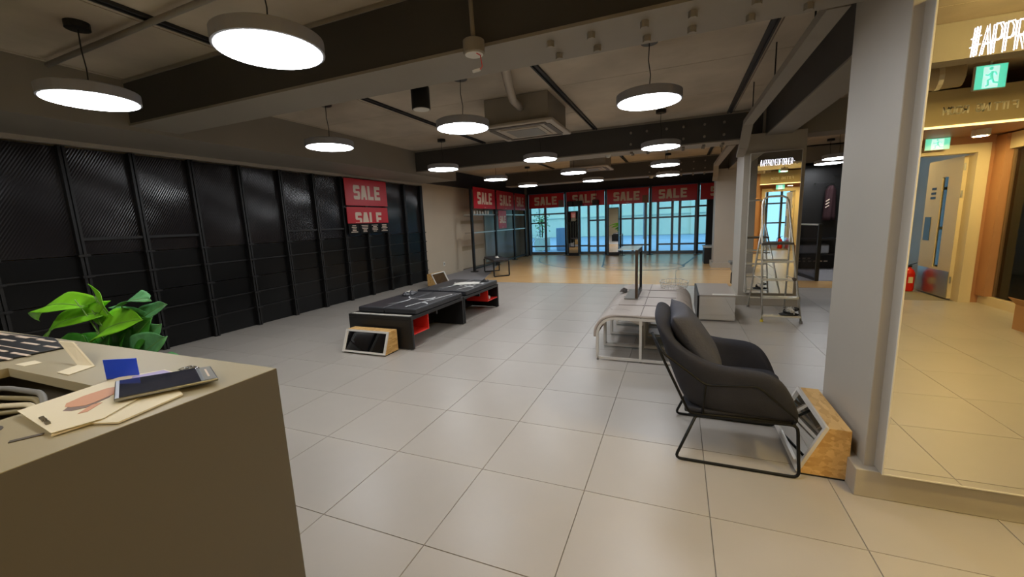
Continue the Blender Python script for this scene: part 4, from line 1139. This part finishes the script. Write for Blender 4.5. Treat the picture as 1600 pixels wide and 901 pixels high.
# banner posts and SALE banners across the window
BX = [-5.75, -4.17, -2.58, -.96, .66, 2.28, 3.9]
for i, x in enumerate(BX[:5]):
    t_ = thing('banner_post', ['leftmost', 'second from left', 'third from left', 'fourth from left', 'rightmost'][i] + ' black post carrying the banners in front of the shop window', 'post', (x, 16.1, 0), 'black banner posts')
    obj('pole', box(x-.035, x+.035, 16.07, 16.13, .015, 2.5), black_m, t_)
    obj('foot', MB().lathe(x, 16.1, [(.13, 0), (.13, .014), (.05, .03)], 14), black_m, t_)
for i, (a, b) in enumerate(zip(BX, BX[1:])):
    y = 16.10 if i < 5 else 16.2
    if i == 5: continue
    lb = ['leftmost red SALE banner of the shop window, grey sheet at its corner', 'red SALE banner partly hidden by two dark boxes', 'red SALE banner above blue window panes, tan sheet at its corner',
          'red SALE banner in the middle right of the shop window, fully clear', 'red SALE banner half hidden by the farthest column'][i]
    t_ = poster('sale_banner', lb, (a+.05, y-.0, 1.92), (1,0,0), (0,0,1), (0,-1,0), b-a-.10, .56, .95, .33, tx=.24 if i < 4 else .32)
    if i in (0, 2): obj('corner_sheet', box(b-.28, b-.08, y-.022, y-.013, 1.93, 2.20), [mat('grey_sheet', lin(120, 104, 98), .5), None, mat('tan_sheet', lin(140, 98, 70), .5)][i], t_)
t_ = poster('sale_banner', 'dark red SALE banner in the shadow right of the farthest column', (1.75, 16.15, 1.92), (1,0,0), (0,0,1), (0,-1,0), 1.5, .56, .95, .33)
for i, (x0, x1) in enumerate(((-4.03, -3.82), (-3.78, -3.45), (-3.05, -2.82))):
    t_ = thing('speaker_box', ['left', 'middle', 'right'][i] + ' of three small dark boxes hanging in front of the second SALE banner', 'box', ((x0+x1)/2, 15.9, 1.9))
    obj('box', box(x0, x1, 15.8, 15.98, 1.93, 2.12), dark_m, t_, bevel=.01)
    obj('hanger', MB().cyl(((x0+x1)/2, 15.9, 2.12), ((x0+x1)/2, 15.9, 2.9), .008, n=6), black_m, t_)
# standing mirrors
def stand_mirror(label, x0, x1, zt):
    t_ = thing('standing_mirror', label, 'mirror', ((x0+x1)/2, 16, 0))
    obj('case', box(x0, x1, 15.82, 15.90, .0, zt), black_m, t_, bevel=.004)
    obj('mirror_glass', box(x0+.02, x1-.02, 15.812, 15.819, .12, zt-.03), mirror_m, t_)
    obj('base', box(x0-.03, x1+.03, 15.72, 15.99, 0, .02), black_m, t_)
    return t_
stand_mirror('left of the two tall standing mirrors before the shop window', -4.0, -3.60, 1.74)
t2 = stand_mirror('right of the two tall standing mirrors before the shop window', -2.44, -2.06, 1.80)
# short post stand right of second mirror
t_ = thing('price_stand', 'short black post stand right of the right standing mirror', 'stand', (-1.95, 15.8, 0))
obj('pole', box(-1.93, -1.90, 15.78, 15.81, .02, .82), black_m, t_)
obj('foot', box(-2.0, -1.82, 15.7, 15.9, 0, .02), black_m, t_)
obj('arm', MB().bar((-1.915, 15.79, .80), (-2.02, 15.7, .74), .015), whitep_m, t_)

# black zone right of the second column: glazed display frame, hanging clothes, text plinth
t_ = thing('glass_partition', 'black framed smoked glass screen right of the second column', 'glass screen', (2.62, 10.3, 0))
A_, B_ = Vector((2.60, 9.75, 0)), Vector((2.40, 11.2, 0)); up = Vector((0,0,1))
fr = MB().bar(A_+up*.0, A_+up*1.13, .06)
obj('post', fr, black_m, t_)
obj('post', MB().bar(B_, B_+up*1.13, .06), black_m, t_)
obj('rail', MB().bar(A_+up*.03+Vector((-.005, .04, 0)), B_+up*.03, .05), black_m, t_)
obj('rail', MB().bar(A_+up*1.115+Vector((-.005, .04, 0)), B_+up*1.115, .03), alu_m, t_)
obj('pane', MB().bar(A_+up*.58+Vector((-.005, .04, 0)), B_+up*.58, .008, 1.03), tglass_m, t_)
t_ = thing('display_table', 'dark display ledge with a pale folded stack against the black partition', 'table', (3.2, 11.8, 0))
obj('top', box(2.3, 3.45, 11.5, 11.98, .70, .74), black_m, t_)
obj('panel', box(2.3, 3.45, 11.9, 11.98, 0.0, .38), dark_m, t_)
obj('leg', box(3.41, 3.45, 11.5, 11.54, 0, .70), black_m, t_)
obj('leg', box(2.3, 2.34, 11.5, 11.54, 0, .70), black_m, t_)
t_ = thing('clothes_stack', 'pale grey folded cloth stack in the dark display ledge', 'clothes', (2.9, 11.7, .4))
obj('cloth', box(2.6, 3.3, 11.6, 11.88, .382, .60), cloth_g, t_, bevel=.03)
obj('shelf', box(2.35, 3.40, 11.55, 11.89, .35, .38), black_m, t_)
pr = MB()
random.seed(4)
for r, n_ in ((0, 9), (1, 3)):
    for k in range(n_):
        x = 2.45+k*.105+(.3 if r else 0); ww = random.uniform(.05, .085); pr.box(x, x+ww, 11.896, 11.899, .16+.07*r, .19+.07*r)
tag(obj('wall_lettering', pr, offw_m), 'small white lettering low on the black display ledge', 'lettering')
t_ = thing('hanging_jacket', 'burgundy jacket with white stripes hanging at the black partition', 'jacket', (3.15, 11.9, 1.1))
def garment(x, y, z0, z1, w_, d, m_, t_, name='jacket'):
    rows = []
    for i in range(9):
        t = i/8; row = []
        for j in range(9):
            s_ = j/8*2-1; ww = w_*(.75+.25*t) if t > .12 else w_*(.3+.45*t/.12)
            row.append((x+s_*ww, y-d*math.sqrt(max(0, 1-s_*s_))-.02*math.sin(7*s_+2*t), z1-(z1-z0)*t))
        rows.append(row)
    return obj(name, MB().grid(rows), m_, t_, smooth=True, solid=.01)
garment(3.3, 11.85, 1.15, 1.95, .13, .08, cloth_r, t_)
for k in range(3): obj('stripe', MB().bar((3.20, 11.765, 1.45+.07*k), (3.27, 11.765, 1.50+.07*k), .004, .02), offw_m, t_)
obj('hanger', MB().tube([(3.18, 11.86, 1.93), (3.3, 11.86, 2.02), (3.42, 11.86, 1.93)], .006, 6), black_m, t_)
t_ = thing('clothes_rail', 'thin black rail carrying the coats on the black partition', 'rail', (3.45, 11.9, 2.0))
obj('rod', MB().tube([(3.0, 11.86, 2.025), (3.38, 11.86, 2.025)], .008, 8), black_m, t_); obj('rod', MB().tube([(3.38, 11.86, 2.175), (3.8, 11.86, 2.175)], .008, 8), black_m, t_)
for xx, zz in ((3.02, 2.025), (3.36, 2.025), (3.40, 2.175), (3.78, 2.175)): obj('bracket', MB().cyl((xx, 11.86, zz), (xx, 12.0, zz), .008, n=6), black_m, t_)
t_ = thing('hanging_coat', 'pale grey coat hanging beside the burgundy jacket', 'coat', (3.5, 11.9, 1.1))
garment(3.62, 11.85, 1.2, 2.1, .12, .08, dark2_m, t_)
obj('hanger', MB().tube([(3.52, 11.86, 2.08), (3.62, 11.86, 2.17), (3.72, 11.86, 2.08)], .006, 6), black_m, t_)

# ================================================================ OUTSIDE
struct('street', box(-16, 18, 16.95, 34, -.12, -.02), street_m)
struct('facade_wall', box(-16, 18, 33.2, 33.6, 0, 7), facade_m, label='pale green building across the street')
e = sempty('facade_trim', (0, 33, 0))
for x in range(-14, 17, 3): obj('pilaster', box(x-.12, x+.12, 33.0, 33.2, 0, 7), facade_m, e)
for z_ in (1.6, 3.2, 4.8): obj('ledge', box(-16, 18, 33.05, 33.2, z_-.05, z_+.05), facade_m, e)
for i, (x, y) in enumerate(((-9, 26), (-2, 26), (5, 26))):  # unseen lamps added to light the facade greenish
    t_ = thing('added_facade_lamp', ['left', 'middle', 'right'][i] + ' added lamp, unseen above the window view, lighting the facade', 'added lamp', (x, y, 0))
    obj('pole', MB().cyl((x, y+1.5, 0), (x, y+1.5, 5.2), .06, .04, 10), frame_m, t_)
    obj('arm', MB().bar((x, y+1.5, 5.2), (x, y, 5.25), .05), frame_m, t_)
    obj('lamp_head', box(x-.3, x+.3, y-.5, y+.1, 5.14, 5.2), added_lamp_m, t_)
t_ = thing('street_tree', 'slim bare shrub outside the left window', 'shrub', (-6.1, 19, 0))
random.seed(5)
obj('trunk', MB().tube([(-6.1, 19, .62), (-6.08, 19, 1.0), (-6.12, 19, 1.5)], .03, 8), soil_m, t_)
lf = MB()
for k in range(160):
    c = Vector((-6.1+random.gauss(0, .16), 19+random.gauss(0, .16), 1.35+random.gauss(0, .27))); a = Vector((random.gauss(0,1), random.gauss(0,1), random.gauss(0,1))).normalized()*.06; b = a.orthogonal().normalized()*.03
    lf.add([c-a, c+b, c+a, c-b], [(0,1,2,3)])
stuff(obj('foliage', lf, leafd_m, t_))
obj('planter', box(-6.4, -5.8, 18.7, 19.3, 0, .62), facade_m, t_, bevel=.01)
t_ = thing('utility_cabinet', 'pale blue utility cabinet outside the left window', 'cabinet', (-5.0, 19, 0))
obj('body', box(-5.35, -4.7, 18.8, 19.4, 0, 1.05), street_m, t_, bevel=.02)
obj('door_panel', box(-5.30, -4.75, 18.785, 18.8, .1, .98), street_m, t_)
t_ = thing('parked_bicycle', 'bicycle parked outside the left window', 'bicycle', (-6.9, 18.2, 0))
for cx in (-6.75, -5.85):
    obj('wheel', MB().tube([(cx+.3*math.cos(2*PI*k/24), 17.9, .32+.3*math.sin(2*PI*k/24)) for k in range(24)], .02, 6, closed=True), whitep_m, t_)
obj('frame_tube', MB().tube([(-6.75, 17.9, .32), (-6.4, 17.9, .75), (-6.0, 17.9, .78), (-6.3, 17.9, .32), (-6.75, 17.9, .32)], .018, 6), whitep_m, t_)
obj('handlebar', MB().tube([(-5.85, 17.9, .32), (-5.98, 17.9, .92), (-5.98, 17.7, .95)], .015, 6), whitep_m, t_)
obj('saddle', MB().bar((-6.5, 17.9, .84), (-6.28, 17.9, .85), .1, .05), black_m, t_)

# ================================================================ BEHIND THE CAMERA (seen in the mirrors)
struct('trim_9', MB().box(2.5, 4.5, -1.96, -1.9, 2.31, 2.70), mat('header_paint', lin(196, 178, 138), .5), label='cream header board over the fitting room entrance')
obj('led_strip', box(2.5, 4.5, -1.955, -1.885, 2.295, 2.309), ledtrim_m, bpy.data.objects['trim_9'].parent) if False else None
t_ = thing('led_strip', 'thin warm light strip along the foot of the header board', 'light strip', (3.5, -1.92, 2.295))
obj('tube', box(2.5, 4.5, -1.95, -1.89, 2.29, 2.308), ledtrim_m, t_)
tt = strokes('FITTING ROOM', (3.42, -1.895, 2.43), (-1,0,0), (0,0,1), .042, .075, .0075, gap=.35, tube=False, n=(0,1,0))
tag(obj('sign_lettering', tt, mat('cream_letters', lin(250, 242, 220), .4)), 'raised cream FITTING ROOM letters on the header board', 'lettering')
struct('wall_niche_left', MB().box(2.4, 2.5, -3.25, -1.9, 0, 2.70), pink_m)
struct('ceiling_niche', box(2.5, 4.5, -3.25, -1.96, 2.32, 2.36), pink_m)
struct('wall_niche_back', MB().box(2.5, 2.78, -3.38, -3.25, 0, CZ+.1).box(3.93, 4.5, -3.38, -3.25, 0, CZ+.1).box(2.78, 3.93, -3.38, -3.25, 2.22, CZ+.1), pink_m)
# fire door
fr = sempty('door_1', (3.3, -3.3, 0))
obj('door_frame', MB().box(2.78, 2.9, -3.40, -3.22, 0, 2.22).box(3.80, 3.93, -3.40, -3.22, 0, 2.22).box(2.9, 3.80, -3.40, -3.22, 2.10, 2.22), creamw_m, fr)
lf = thing('fire_door_leaf', '', '', (0,0,0)); 
for k_ in list(lf.keys()): del lf[k_]
lf.name = 'door_leaf'; lf.parent = fr; lf.location = (0,0,0); lf.location = Vector((3.80, -3.38, 0)) - fr.location
def leafobj(name, mb, m_): return obj(name, mb, m_, lf)
px_ = 3.80
leafobj('leaf_panel', MB().box(px_-.045, px_, -4.28, -3.87, 0.02, 2.08).box(px_-.045, px_, -3.72, -3.40, .02, 2.08).box(px_-.045, px_, -3.87, -3.72, .02, .45).box(px_-.045, px_, -3.87, -3.72, 1.82, 2.08), creamw_m)
leafobj('vision_pane', box(px_-.03, px_-.015, -3.87, -3.72, .45, 1.82), glass_m)
leafobj('kick_plate', box(px_-.05, px_-.046, -4.26, -3.42, .03, .42), steel_m)
leafobj('push_plate', box(px_-.05, px_-.046, -4.22, -4.05, .85, 1.22), mat('slate_plate', lin(70, 84, 104), .4))
for k, z_ in enumerate((1.50, 1.57, 1.64)): leafobj('door_sign', box(px_-.048, px_-.046, -4.14+.01*k, -4.0, z_, z_+.035), black_m)
for z_ in (.25, 1.5, 1.88): leafobj('hinge', MB().cyl((px_-.03, -3.40, z_), (px_-.03, -3.40, z_+.1), .012, n=8), steel_m)
# pilaster and glazed side wall
struct('wall_side_curb', box(4.02, 4.12, -3.25, 2.0, 0, .12), creamw_m)
struct('wall_side_pilaster', box(3.98, 4.12, -3.25, -3.05, .12, 2.3), pink_m)
struct('wall_side_head', box(4.02, 4.12, -3.05, 2.0, 2.1, 2.3), creamw_m)
e = sempty('window_6', (4.07, -1, .12))
obj('pane', box(4.06, 4.07, -3.04, -.6, .13, 2.09), glass_m, e); obj('pane', box(4.06, 4.07, -.55, 1.98, .13, 2.09), glass_m, e)
obj('mullion', box(4.04, 4.09, -.6, -.55, .12, 2.1), frame_m, e)
struct('wall_dark_room', MB().box(6.2, 6.4, -7.5, 2.0, 0, CZ+.1).box(4.7, 6.2, -3.5, -3.38, 0, CZ+.1), dark_m)
t_ = thing('scaffold_frame', 'grey steel brackets behind the glazed side wall', 'scaffold', (5.0, -2.0, 0))
for a, b in (((4.9, -2.9, 0), (4.9, -2.9, 2.5)), ((4.9, -1.6, 0), (4.9, -1.6, 2.5)), ((4.9, -2.9, .7), (4.9, -1.6, .7)), ((4.9, -2.9, 1.7), (4.9, -1.6, 1.7)), ((4.9, -2.9, 1.6), (4.9, -1.7, .8))):
    obj('tube', MB().tube([a, b], .025, 8), alu_m, t_)
# exit signs
def exit_sign(label, c, w_, h_, rod=True):
    t_ = thing('exit_sign', label, 'exit sign', c)
    x, y, z = c
    obj('housing', box(x-w_/2, x+w_/2, y-.04, y-.002, z, z+h_), whitep_m, t_)
    obj('green_face', box(x-w_/2+.006, x+w_/2-.006, y-.002, y, z+.006, z+h_-.006), exitg_m, t_)
    obj('doorway', MB().prism([(x+.24*w_, y+.0005, z+.05*h_), (x-.24*w_, y+.0005, z+.05*h_), (x-.24*w_, y+.0005, z+.92*h_), (x+.24*w_, y+.0005, z+.92*h_)], (0,.001,0)), exitw_m, t_)
    q = lambda a, b: (x-a*w_, y+.004, z+b*h_)
    m = MB()
    m.tube([q(-.02, .70), q(.0, .55), q(-.03, .40)], .05*h_, 8, rs=[.045*h_, .06*h_, .05*h_])
    m.tube([q(-.01, .68), q(-.12, .66), q(-.17, .54)], .03*h_, 6); m.tube([q(.0, .66), q(.1, .56), q(.18, .60)], .03*h_, 6)
    m.tube([q(-.03, .42), q(.09, .36), q(.07, .16), q(.14, .12)], .04*h_, 6); m.tube([q(-.04, .42), q(-.10, .25), q(-.24, .22)], .04*h_, 6)
    m.lathe(x-.03*w_, 0, [(.0, 0), (.0, 0)], 3) if False else None
    for k in range(1):
        cx, cz = x-.02*w_, z+.83*h_
        m.prism([(cx+.07*h_*math.cos(2*PI*i/12), y+.002, cz+.07*h_*math.sin(2*PI*i/12)) for i in range(12)], (0,.003,0))
    obj('running_figure', m, exitg_m, t_)
    if rod: obj('hanger', MB().cyl((x, y-.02, z+h_), (x, y-.02, CZ), .008, n=6), whitep_m, t_)
    return t_
exit_sign('larger green exit sign with running figure above the header board', (3.1, -1.75, 2.63), .26, .25)
exit_sign('smaller green exit sign hanging over the fire door', (3.31, -3.1, 2.16), .27, .16, rod=False)
t_ = thing('neon_letter', 'white glowing letter B sign above the glazed side wall', 'neon sign', (3.95, -2.4, 2.15))
obj('letter', strokes('B', (4.0, -2.43, 2.14), (-1,0,0), (0,0,1), .06, .11, .009, gap=.2), neon_m, t_)
# fire extinguisher
t_ = thing('fire_extinguisher', 'red fire extinguisher standing at the open fire door', 'fire extinguisher', (3.62, -4.25, 0))
x, y = 3.62, -4.20
obj('cylinder', MB().lathe(x, y, [(.07, 0), (.078, .02), (.078, .30), (.06, .35), (.025, .38), (.025, .40)], 24), rede_m, t_, smooth=False)
obj('valve', MB().box(x-.025, x+.025, y-.02, y+.02, .40, .43), black_m, t_)
obj('lever', MB().bar((x, y, .44), (x+.09, y, .47), .02, .012), black_m, t_)
obj('hose', MB().tube(rnd([(x-.02, y, .42), (x-.10, y, .40), (x-.11, y, .12)], .05, 5), .01, 8), black_m, t_, smooth=True)
obj('label_plate', MB().lathe(x, y, [(.0785, .14), (.0785, .24)], 24), paper_m, t_) if False else obj('label_plate', box(x-.03, x+.03, y+.072, y+.08, .14, .24), paper_m, t_)
# cardboard box
t_ = thing('cardboard_box', 'open cardboard box on the floor by the glazed side wall', 'box', (3.75, -1.4, 0))
bx0, bx1, by0, by1 = 3.52, 3.92, -1.65, -1.38
obj('carton', MB().box(bx0, bx1, by0, by0+.006, 0, .28).box(bx0, bx1, by1-.006, by1, 0, .28).box(bx0, bx0+.006, by0+.006, by1-.006, 0, .28).box(bx1-.006, bx1, by0+.006, by1-.006, 0, .28).box(bx0+.006, bx1-.006, by0+.006, by1-.006, 0, .006), card_m, t_)
obj('flap', MB().prism([(bx0, by0, .28), (bx0, by1, .28), (bx0-.07, by1, .36), (bx0-.07, by0, .36)], (.004, 0, .004)), card_m, t_)
obj('flap', MB().prism([(bx0, by1, .28), (bx1, by1, .28), (bx1, by1+.08, .35), (bx0, by1+.08, .35)], (0, -.004, .004)), card_m, t_)
# duct near the rear ceiling
t_ = thing('ventilation_duct', 'round lagged ventilation duct under the rear ceiling', 'duct', (2.6, -1.2, 2.65))
obj('duct', MB().tube([(1.2, -1.6, 2.74), (2.3, -1.45, 2.74), (2.7, -1.4, 2.74)], .12, 16), ceil_m, t_, smooth=True)
obj('collar', MB().tube([(2.5, -1.425, 2.74), (2.54, -1.42, 2.74)], .128, 16), alu_m, t_)
e = sempty('trim_10', (0, -.3, 0), 'rear cross beam seen in the mirror')
obj('beam', box(-5.0, 4.0, -.5, -.3, 2.62, CZ-.002), beam_m, e)
# back room beyond the fire door
struct('wall_stair_left', box(1.9, 2.0, -7.4, -3.5, 0, CZ+.1), creamw_m)
struct('wall_stair_right', box(4.6, 4.7, -7.5, -3.4, 0, CZ+.1), col_m)
e = sempty('window_7', (3.3, -7.3, 0))
wf = MB()
for xx in (2.0, 2.55, 3.1, 3.65, 4.2, 4.55): wf.box(xx-.04, xx+.04, -7.4, -7.3, 0, 2.9)
for z_ in (.05, .9, 1.75, 2.6): wf.box(2.0, 4.6, -7.39, -7.31, z_-.03, z_+.03)
obj('window_frame', wf, frame_m, e)
for a, b in ((2.04, 2.51), (2.59, 3.06), (3.14, 3.61), (3.69, 4.16), (4.24, 4.51)):
    for c, d in ((.08, .87), (.93, 1.72), (1.78, 2.57)): obj('pane', box(a, b, -7.355, -7.345, c, d), glass_m, e)
